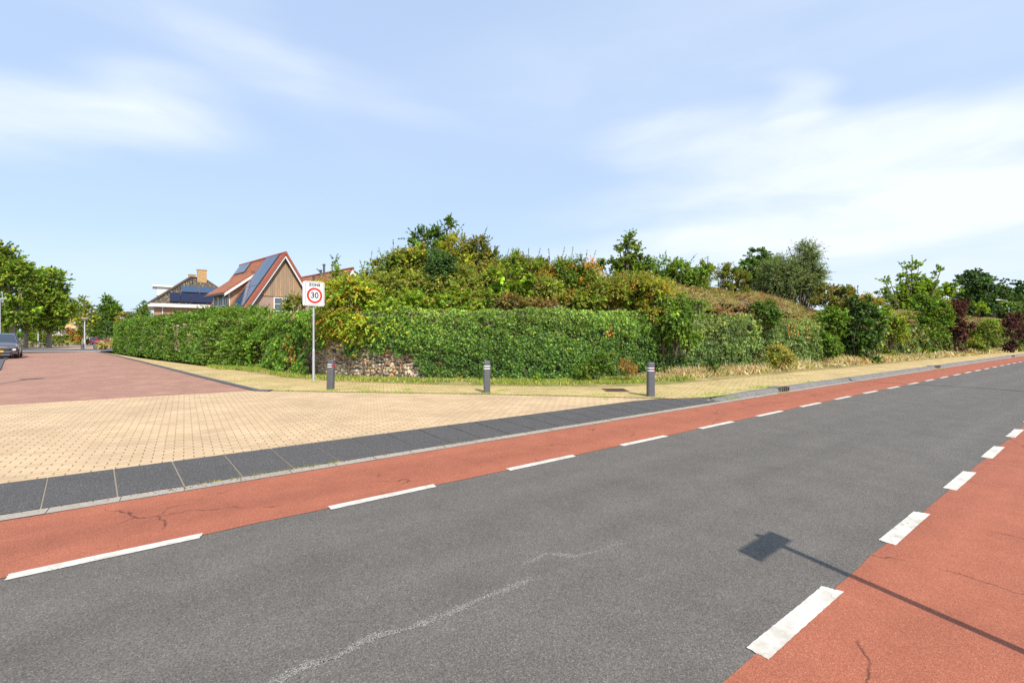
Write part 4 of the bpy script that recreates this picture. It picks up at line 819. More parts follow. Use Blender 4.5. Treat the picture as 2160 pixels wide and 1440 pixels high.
LIN = [((.125, .19, .035), 4), ((.075, .125, .025), 3), ((.20, .26, .045), 3), ((.26, .28, .06), 1)]
big_tree('street_tree', 'largest broad street tree at the left edge above the parked cars', 27, 722, 54, [(5, 545, 34, 38), (20, 600, 48, 48), (-30, 570, 50, 60), (30, 655, 45, 32), (0, 680, 40, 22), (45, 575, 26, 30)], LIN, .26, 301, .25, 690)
big_tree('street_tree', 'middle street tree between the left edge tree and the end tree', 54, 722, 60, [(62, 600, 30, 40), (60, 650, 34, 34), (45, 680, 22, 18), (80, 680, 22, 18)], LIN, .27, 302, .22, 698)
big_tree('street_tree', 'end tree of the left row, domed crown over a pale trunk', 104, 722, 62, [(112, 595, 30, 32), (105, 640, 40, 36), (122, 645, 30, 40), (95, 675, 34, 22), (115, 685, 20, 14)], LIN, .28, 303, .25, 700)
FARP = [((.09, .14, .035), 4), ((.16, .19, .05), 3), ((.24, .23, .08), 1.5), ((.06, .10, .03), 2)]
big_tree('tree', 'thin yellowing tree with two tops behind the central lamp post', 173, 728, 84, [(172, 642, 12, 18), (190, 655, 10, 14), (165, 668, 18, 12), (182, 678, 22, 16), (176, 700, 10, 10), (155, 665, 12, 8)], [(YGR, 3), (OLI, 3), (GRN, 3), (YEL, 1)], .32, 304, .15, 712, cover=4)
big_tree('tree', 'green pointed tree right of the thin yellowing tree', 228, 724, 90, [(228, 640, 12, 17), (215, 660, 12, 16), (235, 665, 20, 20), (222, 690, 22, 22), (240, 690, 14, 22), (248, 660, 12, 14)], [(GRN, 4), (MGR, 3), (LGR, 1.5)], .34, 305, .2, 712)
big_tree('tree', 'blue green round tree above the red car', 225, 726, 78, [(228, 700, 14, 16), (222, 688, 12, 10)], [(BLG, 2), (MGR, 4)], .25, 306, .12, 715)
big_tree('tree', 'tan and green thin tree beside the dark roofed house', 258, 728, 86, [(258, 668, 12, 10), (265, 685, 26, 12), (250, 690, 15, 12)], [(TAN, 3), (OLI, 3), (GRN, 2)], .3, 307, .15, 710)
big_tree('tree', 'green tree touching the left eave of the dark roofed house', 298, 728, 80, [(302, 650, 10, 15), (298, 668, 22, 16), (290, 688, 24, 12)], [(GRN, 4), (OLI, 2), (MGR, 2)], .3, 308, .2, 710)
big_tree('tree', 'dark shady small tree behind the far lamp at the red car', 200, 727, 100, [(203, 706, 14, 9), (195, 700, 10, 8)], [(DGR, 4), (MGR, 3)], .3, 309, .15, 716)
big_tree('tree', 'distant green tree filling the gap behind the end tree', 140, 726, 130, [(140, 668, 16, 12), (125, 690, 20, 16), (155, 672, 10, 8)], FARP, .45, 310, .2, 715)

def far_wood():
    rg = rngf(360)
    for nm, x0, x1, Y, ytop, lab in (('distant_trees', -1500, 330, 150, 694, 'distant line of green garden trees closing the side street'), ('distant_trees', 1450, 2400, 140, 668, 'distant tree line behind the bank on the right')):
        lv = Leaves(); n = int((x1 - x0) * 6); px = rg.uniform(x0, x1, n); h = (710 - ytop) * (.75 + .3 * wnoise(px * .03, px * 0, 7, 5, 1.1)); py = 712 - h * rg.random(n) ** .8; yy = Y + rg.uniform(-4, 8, n)
        O = np.stack([(px - 1080) / FPX * yy, yy, np.maximum(.2, EYE + (710 - py) / FPX * yy)], 1); k = py > 708; O[k, 2] = rg.uniform(0, 2, k.sum()); twigs(lv, rg, O, rg.normal(0, .6, (n, 3)) + np.array([0, -.5, .5]), np.full(n, 1.3), 9, .6, [(GRN, 3), (MGR, 3), (BLG, 2), (OLI, 1)])
        tag(lv.build(nm, LEAF), lab, 'trees', None, 'stuff')
far_wood()
# ------------------------------------------------------------------ houses
BRK = brick_mat('buff_red_brick', (.46, .26, .18), (.34, .19, .135), (.42, .36, .30), .22, .065, .012, coord='UV', stain=.1, bump=.3)
BRK2 = brick_mat('red_brick', (.44, .20, .13), (.36, .16, .11), (.42, .33, .27), .22, .065, .01, coord='UV', stain=.08, bump=.3)
def tile_mat(name, c1, c2, lichen=None):
    m, nt, b = node_mat(name); N = nt.nodes.new; L = nt.links.new; tc = N('ShaderNodeTexCoord')
    br = N('ShaderNodeTexBrick'); br.offset = 0; br.inputs['Scale'].default_value = 1; br.inputs['Brick Width'].default_value = .25; br.inputs['Row Height'].default_value = .33; br.inputs['Mortar Size'].default_value = .018; br.inputs['Mortar Smooth'].default_value = 1
    br.inputs['Color1'].default_value = (*c1, 1); br.inputs['Color2'].default_value = (*c2, 1); br.inputs['Mortar'].default_value = (*[c * .4 for c in c1], 1); L(tc.outputs['UV'], br.inputs['Vector']); last = br.outputs[0]
    n = N('ShaderNodeTexNoise'); n.inputs['Scale'].default_value = 3.2 if lichen else 1.5; n.inputs['Detail'].default_value = 6; n.inputs['Roughness'].default_value = .7; L(tc.outputs['UV'], n.inputs['Vector'])
    r = N('ShaderNodeMapRange'); r.inputs[1].default_value = .3; r.inputs[2].default_value = .7; r.inputs[3].default_value = .7; r.inputs[4].default_value = 1.25; L(n.outputs[0], r.inputs[0])
    vm = N('ShaderNodeVectorMath'); vm.operation = 'SCALE'; L(last, vm.inputs[0]); L(r.outputs[0], vm.inputs['Scale']); last = vm.outputs[0]
    if lichen:
        v = N('ShaderNodeTexVoronoi'); v.inputs['Scale'].default_value = 3.6; L(tc.outputs['UV'], v.inputs['Vector'])
        mr = N('ShaderNodeMapRange'); mr.inputs[1].default_value = .34; mr.inputs[2].default_value = .22; L(v.outputs['Distance'], mr.inputs[0])
        mm = N('ShaderNodeMath'); mm.operation = 'MULTIPLY'; mm.inputs[1].default_value = .75; L(mr.outputs[0], mm.inputs[0])
        mx = N('ShaderNodeMix'); mx.data_type = 'RGBA'; mx.inputs[7].default_value = (*lichen, 1); L(mm.outputs[0], mx.inputs[0]); L(last, mx.inputs[6]); last = mx.outputs[2]
    L(last, b.inputs['Base Color']); b.inputs['Roughness'].default_value = .75
    sp = N('ShaderNodeSeparateXYZ'); L(tc.outputs['UV'], sp.inputs[0]); s1 = N('ShaderNodeMath'); s1.operation = 'MULTIPLY'; s1.inputs[1].default_value = 2 * math.pi / .25; L(sp.outputs[0], s1.inputs[0])
    s2 = N('ShaderNodeMath'); s2.operation = 'SINE'; L(s1.outputs[0], s2.inputs[0]); f = N('ShaderNodeMath'); f.operation = 'MULTIPLY'; f.inputs[1].default_value = 1 / .33; L(sp.outputs[1], f.inputs[0]); f2 = N('ShaderNodeMath'); f2.operation = 'FRACT'; L(f.outputs[0], f2.inputs[0])
    ad = N('ShaderNodeMath'); ad.operation = 'ADD'; L(s2.outputs[0], ad.inputs[0]); L(f2.outputs[0], ad.inputs[1])
    bp = N('ShaderNodeBump'); bp.inputs['Strength'].default_value = .8; bp.inputs['Distance'].default_value = .04; L(ad.outputs[0], bp.inputs['Height']); L(bp.outputs[0], b.inputs['Normal'])
    return m
ORT = tile_mat('orange_clay_tile', (.42, .145, .06), (.31, .105, .048)); DKT = tile_mat('dark_mossy_tile', (.085, .065, .048), (.12, .09, .06), (.42, .36, .20)); GYT = tile_mat('grey_tile', (.12, .11, .115), (.16, .14, .14))
def plank_mat():
    m, nt, b = node_mat('weathered_boards'); N = nt.nodes.new; L = nt.links.new; tc = N('ShaderNodeTexCoord')
    br = N('ShaderNodeTexBrick'); br.offset = 0; br.inputs['Scale'].default_value = 1; br.inputs['Brick Width'].default_value = .15; br.inputs['Row Height'].default_value = 30; br.inputs['Mortar Size'].default_value = .01
    br.inputs['Color1'].default_value = (.58, .33, .14, 1); br.inputs['Color2'].default_value = (.38, .24, .13, 1); br.inputs['Mortar'].default_value = (.10, .06, .035, 1); L(tc.outputs['UV'], br.inputs['Vector'])
    mp = N('ShaderNodeMapping'); mp.inputs['Scale'].default_value = (7, .8, 1); L(tc.outputs['UV'], mp.inputs[0]); n = N('ShaderNodeTexNoise'); n.inputs['Scale'].default_value = 1.2; n.inputs['Detail'].default_value = 6; n.inputs['Roughness'].default_value = .7; L(mp.outputs[0], n.inputs['Vector'])
    r = N('ShaderNodeMapRange'); r.inputs[1].default_value = .4; r.inputs[2].default_value = .65; L(n.outputs[0], r.inputs[0])
    mx = N('ShaderNodeMix'); mx.data_type = 'RGBA'; mx.inputs[7].default_value = (.27, .22, .17, 1); L(r.outputs[0], mx.inputs[0]); L(br.outputs[0], mx.inputs[6]); L(mx.outputs[2], b.inputs['Base Color']); b.inputs['Roughness'].default_value = .8
    return m
PLK = plank_mat(); WHT = simple('white_paint', (.78, .77, .74), .5, var=.03); GLS = simple('window_glass', (.10, .12, .14), .08, 0, .8, var=.2, scale=2); ZINC = simple('dark_gutter', (.10, .10, .11), .5)
CURT = simple('pale_curtain', (.5, .5, .5), .8)
def solar_mat(name, c, line):
    m, nt, b = node_mat(name); N = nt.nodes.new; L = nt.links.new; tc = N('ShaderNodeTexCoord'); br = N('ShaderNodeTexBrick'); br.offset = 0; br.inputs['Scale'].default_value = 1
    br.inputs['Brick Width'].default_value = .16; br.inputs['Row Height'].default_value = .16; br.inputs['Mortar Size'].default_value = .006; br.inputs['Color1'].default_value = (*c, 1); br.inputs['Color2'].default_value = (*[x * 1.1 for x in c], 1); br.inputs['Mortar'].default_value = (*line, 1)
    L(tc.outputs['UV'], br.inputs['Vector']); L(br.outputs[0], b.inputs['Base Color']); b.inputs['Roughness'].default_value = .12; b.inputs['Specular IOR Level'].default_value = .6; return m
SOLD = solar_mat('dark_solar', (.008, .010, .035), (.03, .03, .05)); SOLB = solar_mat('blue_solar', (.035, .065, .12), (.07, .11, .17))
class Frame:
    def __init__(s, ox, oy, ang): s.o = Vector((ox, oy, 0)); s.d = Vector((math.cos(ang), math.sin(ang), 0)); s.g = Vector((-math.sin(ang), math.cos(ang), 0)) * -1
    def __call__(s, d, w, z): p = s.o + s.d * d + s.g * w; return (p.x, p.y, z)
RANG = math.atan2(.655, -.755)                # ridge direction of the houses along the side street
def slab(mb, a, b, c, d, th, mi=0):
    a, b, c, d = map(Vector, (a, b, c, d)); n = (b - a).cross(d - a).normalized(); n = n if n.z >= 0 else -n; u = [p + n * th for p in (a, b, c, d)]; l = [a, b, c, d]
    mb.face(u, mi); mb.face(list(reversed(l)), mi)
    for i in range(4): j = (i + 1) % 4; mb.face([l[i], l[j], u[j], u[i]], mi)
def window(parent, F, d, w, z, wd, hh, axis='w', out=-1, cols=2, rows=2, th=.06):
    """window on plane d=const (axis 'w') or w=const (axis 'd'); out = sign of the outward direction"""
    fm = MB(); gm = MB(); e = .03
    def P(a, zz, o): return F(d + out * o, w + a, zz) if axis == 'w' else F(d + a, w + out * o, zz)
    def bar(a0, a1, z0, z1, o0, o1):
        p = [Vector(P(a, zz, o)) for a in (a0, a1) for zz in (z0, z1) for o in (o0, o1)]
        for q in ((0, 1, 3, 2), (4, 6, 7, 5), (0, 4, 5, 1), (2, 3, 7, 6), (0, 2, 6, 4), (1, 5, 7, 3)): fm.face([p[k] for k in q])
    t = .07
    bar(-wd / 2, wd / 2, z, z + t, .0, th); bar(-wd / 2, wd / 2, z + hh - t, z + hh, 0, th); bar(-wd / 2, -wd / 2 + t, z + t, z + hh - t, 0, th); bar(wd / 2 - t, wd / 2, z + t, z + hh - t, 0, th)
    for i in range(1, cols): a = -wd / 2 + wd * i / cols; bar(a - .025, a + .025, z + t, z + hh - t, .005, th - .01)
    for i in range(1, rows): zz = z + hh * i / rows; bar(-wd / 2 + t, wd / 2 - t, zz - .018, zz + .018, .007, th - .014)
    gm.face([P(-wd / 2, z, .02), P(wd / 2, z, .02), P(wd / 2, z + hh, .02), P(-wd / 2, z + hh, .02)])
    f = fm.build('window', WHT, parent); gl = gm.build('pane', GLS, f, True)
    gl.matrix_parent_inverse = Matrix.Identity(4); gl.matrix_world = Matrix.Identity(4)
    return f
def sub(o, parent_part):                     # child of a part that already sits in world space
    o.parent = parent_part; o.matrix_parent_inverse = Matrix.Identity(4)
def panels(parent, F, d0, d1, w0, w1, nd, nw, RW, mat, zfun, th=.09):
    for i in range(nd):
        for j in range(nw):
            mb = MB(); da = d0 + (d1 - d0) * i / nd + .01; db = d0 + (d1 - d0) * (i + 1) / nd - .01; wa = w0 + (w1 - w0) * j / nw + .008; wb = w0 + (w1 - w0) * (j + 1) / nw - .008
            slab(mb, F(da, -wa, zfun(wa) + .25), F(db, -wa, zfun(wa) + .25), F(db, -wb, zfun(wb) + .25), F(da, -wb, zfun(wb) + .25), .04); mb.build('solar_panel', mat, parent)
def gable_house():
    F = Frame(-16.07, 32.0, RANG)
    # make g point so that +w is the far right side of the gable
    if Vector(F(0, 1, 0)).x < Vector(F(0, 0, 0)).x: F.g = -F.g
    e = empty('gable_house', F(4, 0, 0), 'orange roofed house with weathered wooden gable, dormer and blue solar panels', 'house')
    sl_ = 1.6; zr = 7.3; hw = 2.95; L = 8.0; ze = zr - sl_ * hw
    rz = lambda w: zr - sl_ * w
    zs = 4.42; ws = (zr - zs) / sl_
    mb = MB()
    mb.face([F(0, -hw + .15, 0), F(0, hw - .15, 0), F(0, hw - .15, ze + .1), F(0, ws, zs - .06), F(0, -ws, zs - .06), F(0, -hw + .15, ze + .1)])
    mb.face([F(L, -hw + .15, 0), F(L, hw - .15, 0), F(L, hw - .15, ze), F(L, 0, zr - .1), F(L, -hw + .15, ze)])
    for s in (-1, 1): mb.face([F(0, s * (hw - .15), 0), F(L, s * (hw - .15), 0), F(L, s * (hw - .15), ze + .1), F(0, s * (hw - .15), ze + .1)])
    mb.build('wall', BRK, e)
    mb = MB(); a = [F(-.05, -ws, zs - .06), F(-.05, ws, zs - .06), F(-.05, 0, zr - .12)]; mb.face(a)
    mb.face([F(-.05, -ws, zs - .06), F(-.05, ws, zs - .06), F(.0, ws, zs - .06), F(.0, -ws, zs - .06)]); mb.build('wooden_gable', PLK, e)
    mb = MB()
    for s in (-1, 1): slab(mb, F(-.32, 0, zr), F(L + .3, 0, zr), F(L + .3, s * (hw + .1), rz(hw + .1)), F(-.32, s * (hw + .1), rz(hw + .1)), .09)
    ro = mb.build('roof', ORT, e)
    mb = MB()
    for s in (-1, 1):
        slab(mb, F(-.40, 0, zr - .02), F(-.2, 0, zr - .02), F(-.2, s * (hw + .1), rz(hw + .1) - .02), F(-.40, s * (hw + .1), rz(hw + .1) - .02), .16)
    mb.tube([F(-.42, 0, zr + .1), F(L + .3, 0, zr + .1)], .12, 8); sub(mb.build('ridge_and_verge_tiles', simple('red_verge_tile', (.33, .085, .05), .7, var=.1, scale=4)), ro)
    mb = MB()
    for s in (-1, 1):
        A0 = Vector(F(-.34, 0, zr - .03)); B0 = Vector(F(-.34, s * (hw + .05), rz(hw + .05) - .03)); dn = Vector((0, 0, -.20))
        mb.face([A0, B0, B0 + dn, A0 + dn]); i_ = F.d * .06; mb.face([A0 + i_, B0 + i_, B0 + dn + i_, A0 + dn + i_]); mb.face([A0 + dn, B0 + dn, B0 + dn + i_, A0 + dn + i_])
    mb.build('bargeboard', WHT, e)
    window(e, F, -.001, .15 - 1.2 + 1.0, 2.9, 1.25, 1.4, cols=2, rows=3)
    # dormer with lean-to roof
    d0, d1 = 3.4, 6.9; wt, wf = .72, 2.3; zt, zf = rz(wt) + .1, 4.98; zb = rz(wf) + .05
    ck = MB()
    ck.face([F(d0, -wt, zt - .05), F(d0, -wf, zf - .08), F(d0, -wf, zb - .1)])
    dm = ck.build('dormer', PLK, e); ck = MB(); ck.face([F(d1, -wt, zt - .05), F(d1, -wf, zf - .08), F(d1, -wf, zb - .1)]); sub(ck.build('dormer_cheek', PLK), dm)
    fb = MB(); fb.face([F(d0, -wf, zb - .1), F(d1, -wf, zb - .1), F(d1, -wf, zf - .08), F(d0, -wf, zf - .08)])
    for dd in (d0, d1 - .18):
        p = [F(dd + a, -wf - b, z) for a in (0, .18) for b in (0, .05) for z in (zb, zf - .08)]
        for q in ((0, 1, 3, 2), (4, 6, 7, 5), (0, 4, 5, 1), (2, 3, 7, 6), (0, 2, 6, 4), (1, 5, 7, 3)): fb.face([p[k] for k in q])
    sub(fb.build('dormer_front', WHT), dm)
    rf = MB(); slp = (zt - zf) / (wf - wt); slab(rf, F(d0 - .3, -wt + .1, zt + .06 * slp), F(d1 + .3, -wt + .1, zt + .06 * slp), F(d1 + .3, -wf - .45, zf - slp * .45), F(d0 - .3, -wf - .45, zf - slp * .45), .09); sub(rf.build('dormer_roof', ORT), dm)
    bg_ = MB(); A0 = Vector(F(d0 - .33, -wt, zt)); B0 = Vector(F(d0 - .33, -wf - .45, zf - slp * .45)); dn = Vector((0, 0, -.2)); bg_.face([A0, B0, B0 + dn, A0 + dn]); bg_.face([A0 + F.d * .04, B0 + F.d * .04, B0 + dn + F.d * .04, A0 + dn + F.d * .04]); bg_.face([A0 + dn, B0 + dn, B0 + dn + F.d * .04, A0 + dn + F.d * .04]); sub(bg_.build('dormer_bargeboard', WHT), dm)
    gt = MB(); gt.tube([F(d0 - .35, -wf - .5, zf - slp * .45 - .05), F(d1 + .3, -wf - .5, zf - slp * .45 - .05)], .07, 8)
    gt.tube([F(d0 - .1, -wf - .5, zf - slp * .45 - .05), F(d0 - .1, -wf - .15, zf - .55), F(d0 - .1, -wf - .1, zb)], .04, 6); sub(gt.build('gutter_pipe', ZINC), dm)
    for k in range(3):
        f = window(e, F, d0 + .65 + k * 1.1, -wf, zb + .12, .9, zf - zb - .3, axis='d', out=-1, cols=2, rows=1)
    panels(e, F, .35, 2.6, .12, 3.0, 2, 2, None, SOLB, rz); panels(e, F, 5.6, 7.9, .12, .62, 2, 1, None, SOLB, rz); panels(e, F, 3.5, 7.8, 2.42, 3.0, 4, 1, None, SOLB, rz)
    mb = MB(); p = Vector(F(3.2, -.75, rz(.75))); mb.tube([p, p + Vector((0, 0, .3))], .03, 6); mb.tube([p + Vector((-.22, 0, .25)), p + Vector((.22, .05, .22))], .05, 6); mb.tube([p + Vector((0, 0, .28)), p + Vector((.45, -.1, .02))], .03, 6); mb.build('roof_vent', ZINC, e)
gable_house()
def back_house():
    F = Frame(-13.1, 37.0, RANG)
    if Vector(F(0, 1, 0)).x < Vector(F(0, 0, 0)).x: F.g = -F.g
    zr = 7.0; sl_ = 1.25; hw = 3.6; L = 9; e = empty('brick_house', F(4, 0, 0), 'house behind the speed zone sign of which only an orange tiled roof shows', 'house'); rz = lambda w: zr - sl_ * w
    mb = MB()
    for s in (-1, 1): slab(mb, F(-.3, 0, zr), F(L, 0, zr), F(L, s * hw, rz(hw)), F(-.3, s * hw, rz(hw)), .1)
    mb.tube([F(-.35, 0, zr + .1), F(L, 0, zr + .1)], .11, 8); mb.build('roof', ORT, e)
    mb = MB()
    for dd in (0, L - .2): mb.face([F(dd, -hw + .2, 0), F(dd, hw - .2, 0), F(dd, hw - .2, rz(hw - .2)), F(dd, 0, zr - .1), F(dd, -hw + .2, rz(hw - .2))])
    for s in (-1, 1): mb.face([F(0, s * (hw - .2), 0), F(L - .2, s * (hw - .2), 0), F(L - .2, s * (hw - .2), rz(hw - .2)), F(0, s * (hw - .2), rz(hw - .2))])
    mb.build('wall', BRK2, e)
    mb = MB()
    for s in (-1, 1):
        A0 = Vector(F(-.33, 0, zr)); B0 = Vector(F(-.33, s * hw, rz(hw))); dn = Vector((0, 0, -.3)); mb.face([A0, B0, B0 + dn, A0 + dn]); mb.face([A0 + dn, B0 + dn, B0 + dn + F.d * .3, A0 + dn + F.d * .3])
    mb.build('bargeboard', WHT, e)
    mb = MB()
    for d, x, h in ((4.6, .25, .55), (5.2, .6, .5), (4.2, .15, .9)):
        p = Vector(F(d, -x, rz(x) + .05)); mb.tube([p, p + Vector((0, 0, h))], .1, 6); mb.tube([p + Vector((0, 0, h)), p + Vector((0, 0, h + .12))], .14, 6)
    p = Vector(F(5.0, -.2, zr)); mb.tube([p + Vector((-.2, 0, .55)), p + Vector((.3, 0, .1))], .06, 6); mb.build('vent_cowl', ZINC, e)
back_house()
def dark_house():
    a0 = Vector((-40.4, 50.5, 0)); u = Vector((.785, .62, 0)).normalized(); v = Vector((-u.y, u.x, 0)); Wd = 9.6; De = 9.5; ze = 5.25
    P = lambda s, t, z: tuple(a0 + u * s + v * t + Vector((0, 0, z)))
    e = empty('brick_house', P(Wd / 2, De / 2, 0), 'brick house with dark mossy hip roof, chimneys and two rows of solar panels', 'house'); inr = .55
    mb = MB(); c = [(inr, inr), (Wd - inr, inr), (Wd - inr, De - inr), (inr, De - inr)]
    for i in range(4): j = (i + 1) % 4; mb.face([P(*c[i], 0), P(*c[j], 0), P(*c[j], ze), P(*c[i], ze)])
    mb.build('wall', BRK2, e)
    zr = 8.95; r0, r1, rt = 4.1, 5.6, 4.3; R0 = P(r0, rt, zr); R1 = P(r1, rt + 1, zr); 
    mb = MB(); K = [P(0, 0, ze), P(Wd, 0, ze), P(Wd, De, ze), P(0, De, ze)]
    mb.face([K[0], K[1], R1, R0]); mb.face([K[1], K[2], R1]); mb.face([K[2], K[3], R0, R1]); mb.face([K[3], K[0], R0]); rf = mb.build('roof', DKT, e)
    mb = MB(); 
    for p, q in ((K[0], R0), (K[1], R1), (K[3], R0), (K[2], R1), (R0, R1)): mb.tube([p, q], .13, 6)
    sub(mb.build('hip_tiles', simple('dark_hip_tile', (.10, .075, .055), .8)), rf)
    mb = MB()
    for i in range(4):
        j = (i + 1) % 4; A0, B0 = Vector(K[i]), Vector(K[j]); up_ = Vector((0, 0, .06)); dn = Vector((0, 0, -.3)); mb.face([A0 + dn, B0 + dn, B0 + up_, A0 + up_])
    mb.face([Vector(k) + Vector((0, 0, -.3)) for k in K]); mb.build('fascia', WHT, e)
    for (s, t, w, h) in ((5.3, 4.9, 1.0, 9.95), (4.3, 5.3, .7, 9.3)):
        mb = MB(); M = Matrix.Rotation(math.atan2(u.y, u.x), 3, 'Z'); b = P(s, t, (h + 7.5) / 2); mb.box(b, (w, .7, h - 7.5), M); mb.box(P(s, t, h + .04), (w + .1, .8, .08), M); sub(mb.build('chimney', simple('ochre_brick', (.46, .29, .13), .85, var=.2, scale=6)), rf)
    nrm_ = (Vector(K[1]) - Vector(K[0])).cross(Vector(R0) - Vector(K[0])).normalized(); nrm_ = nrm_ if nrm_.z > 0 else -nrm_
    def on(s, f): b = Vector(P(s, 0, ze)); tt = f * rt; return b + v * tt + Vector((0, 0, (zr - ze) * f)) + nrm_ * .12
    def pan(s0, s1, f0, f1, mat):
        mb = MB(); slab(mb, on(s0, f0), on(s1, f0), on(s1, f1), on(s0, f1), .04); mb.build('solar_panel', mat, e)
    for k in range(6): pan(1.95 + k * 1.02, 2.93 + k * 1.02, .06, .37, SOLD)
    pan(3.1, 4.75, .41, .62, SOLB); pan(4.85, 6.5, .41, .62, SOLB)
    # flat roofed white dormer on the left slope
    mb = MB(); M = Matrix.Rotation(math.atan2(u.y, u.x), 3, 'Z'); mb.box(P(1.75, 4.9, 6.95), (1.9, 3.0, 1.0), M); dm = mb.build('dormer', WHT, e); mb = MB(); mb.box(P(1.65, 4.9, 7.56), (2.5, 3.5, .2), M); sub(mb.build('dormer_roof', WHT), dm)
    mb = MB(); mb.tube([P(1.3, inr - .06, 0), P(1.3, inr - .06, ze - .3)], .05, 6); mb.build('drainpipe', WHT, e)
    mb = MB(); mb.tube([P(8.2, 3.4, 7.6), P(8.2, 3.4, 8.5)], .07, 6); mb.build('flue_pipe', ZINC, e)
    mb = MB(); Fd = Frame(0, 0, 0)
    for (s, z) in ((2.6, 3.4), (6.5, 3.4)):
        mb = MB(); c = Vector(P(s, inr - .05, z)); mb.box(c, (1.4, .06, 1.2), M); w_ = mb.build('window', WHT, e); mb = MB(); mb.box(Vector(P(s, inr - .09, z)), (1.2, .03, 1.0), M); sub(mb.build('pane', GLS), w_)
dark_house()
def small_house(label, px, Y, wpx, wallm, eave_y, peak_y, ridge_side, seed, gable=True):
    """a far semi with a side wing; local x to the right seen from the camera"""
    c = PP(px, 710, Y); w = wpx * Y / FPX; ze = PP(px, eave_y, Y).z; zp = PP(px, peak_y, Y).z; vx = Vector((c.x, c.y, 0)).normalized(); r = Vector((vx.y, -vx.x, 0)); r = (Matrix.Rotation(math.radians(-18), 3, 'Z') @ r); v = Vector((-r.y, r.x, 0))
    P = lambda x, y, z: tuple(Vector((c.x, c.y, 0)) + r * x + v * y + Vector((0, 0, z)))
    e = empty('brick_house', (c.x, c.y, 0), label, 'house'); D = 8
    mb = MB(); h = w / 2
    for y in (0, D): mb.face([P(-h, y, 0), P(h, y, 0), P(h, y, ze), P(0, y, zp), P(-h, y, ze)])
    for x in (-h, h): mb.face([P(x, 0, 0), P(x, D, 0), P(x, D, ze), P(x, 0, ze)])
    mb.build('wall', wallm, e)
    mb = MB(); k = (zp - ze) / h
    for s in (-1, 1): slab(mb, P(0, -.4, zp + .05), P(0, D, zp + .05), P(s * (h + .4), D, ze - k * .4 + .05), P(s * (h + .4), -.4, ze - k * .4 + .05), .12)
    mb.build('roof', GYT, e)
    mb = MB()
    for s in (-1, 1):
        A0 = Vector(P(0, -.43, zp + .14)); B0 = Vector(P(s * (h + .4), -.43, ze - k * .4 + .14)); mb.face([A0, B0, B0 + Vector((0, 0, -.3)), A0 + Vector((0, 0, -.3))])
    mb.build('bargeboard', WHT, e)
    M = Matrix([[r.x, v.x, 0], [r.y, v.y, 0], [0, 0, 1]])
    for x, z in ((h * .45, ze - 1.5), (-h * .4, ze - 1.5), (0, 1.3)):
        mb = MB(); mb.box(P(x, -.05, z), (1.3, .08, 1.5), M); f = mb.build('window', WHT, e); mb = MB(); mb.box(P(x, -.1, z), (1.1, .04, 1.3), M); sub(mb.build('pane', GLS), f)
    # projecting left bay with its own hipped roof
    bx = -h - 1.3; bw = 3.4; zb = ze - .2
    mb = MB(); mb.box(P(bx, -.8 + 1.5, zb / 2 - .02), (bw, 3.0, zb), M); by = mb.build('bay', simple('bay_render', (.33, .26, .24), .8), e)
    mb = MB(); K = [P(bx - bw / 2 - .3, -1.1, zb), P(bx + bw / 2 + .3, -1.1, zb), P(bx + bw / 2 + .3, 2.5, zb), P(bx - bw / 2 - .3, 2.5, zb)]; T = P(bx, .9, zb + 1.5)
    for i in range(4): mb.face([K[i], K[(i + 1) % 4], T])
    sub(mb.build('bay_roof', GYT), by)
    mb = MB()
    for i in range(4): x = bx - bw / 2 + .45 + i * .83; mb.box(P(x, -.86, zb - 1.0), (.14, .1, 1.8), M)
    mb.box(P(bx, -.9, zb - .08), (bw + .5, .12, .22), M); mb.box(P(bx, -1.2, zb - 2.4), (bw + .9, 1.2, .18), M); sub(mb.build('bay_window_frame', WHT), by)
    mb = MB(); mb.box(P(bx, -.83, zb - 1.0), (bw - .5, .05, 1.6), M); sub(mb.build('pane', GLS), by)
    return e
small_house('far yellow gabled house with grey roofed bay seen under the trees', 146, 108, 26, simple('yellow_render', (.62, .42, .20), .8), 684, 671, 1, 1)
small_house('far house with grey hip roofed bay above the red car', 222, 112, 24, simple('brown_render', (.36, .27, .22), .8), 692, 678, 1, 2)

# ------------------------------------------------------------------ street furniture
GALV = simple('galvanised_steel', (.50, .51, .52), .45, .35, var=.06, scale=20); SIGNW = simple('sign_white', (.82, .82, .82), .4, var=.01)
def rrect(w, h, r, n=5):
    pts = []
    for cx, cz, a0 in ((w / 2 - r, h / 2 - r, 0), (-w / 2 + r, h / 2 - r, 90), (-w / 2 + r, -h / 2 + r, 180), (w / 2 - r, -h / 2 + r, 270)):
        for k in range(n + 1): a = math.radians(a0 + 90 * k / n); pts.append((cx + r * math.cos(a), cz + r * math.sin(a)))
    return pts
def plate(mb, pts, y0, y1, mi=0):
    f = [(x, y0, z) for x, z in pts]; b = [(x, y1, z) for x, z in pts]; mb.face(f, mi); mb.face(list(reversed(b)), mi)
    for i in range(len(pts)): j = (i + 1) % len(pts); mb.face([f[i], b[i], b[j], f[j]], mi)
def text_mesh(s, size, loc, mat, parent, name, space=1.0, off=0.0, sx=1.0):
    cu = bpy.data.curves.new(name, 'FONT'); cu.body = s; cu.size = size; cu.align_x = 'CENTER'; cu.align_y = 'CENTER'; cu.space_character = space; cu.offset = off + .003; cu.extrude = .0008
    o = bpy.data.objects.new('tmp_text', cu); C.objects.link(o); dg = bpy.context.evaluated_depsgraph_get(); me = bpy.data.meshes.new_from_object(o.evaluated_get(dg)); bpy.data.objects.remove(o)
    me.transform(Matrix.Rotation(math.radians(90), 4, 'X') @ Matrix.Diagonal((sx, 1, 1, 1))); t = bpy.data.objects.new(name, me); C.objects.link(t); me.materials.clear(); me.materials.append(mat); t.parent = parent; t.location = loc; return t
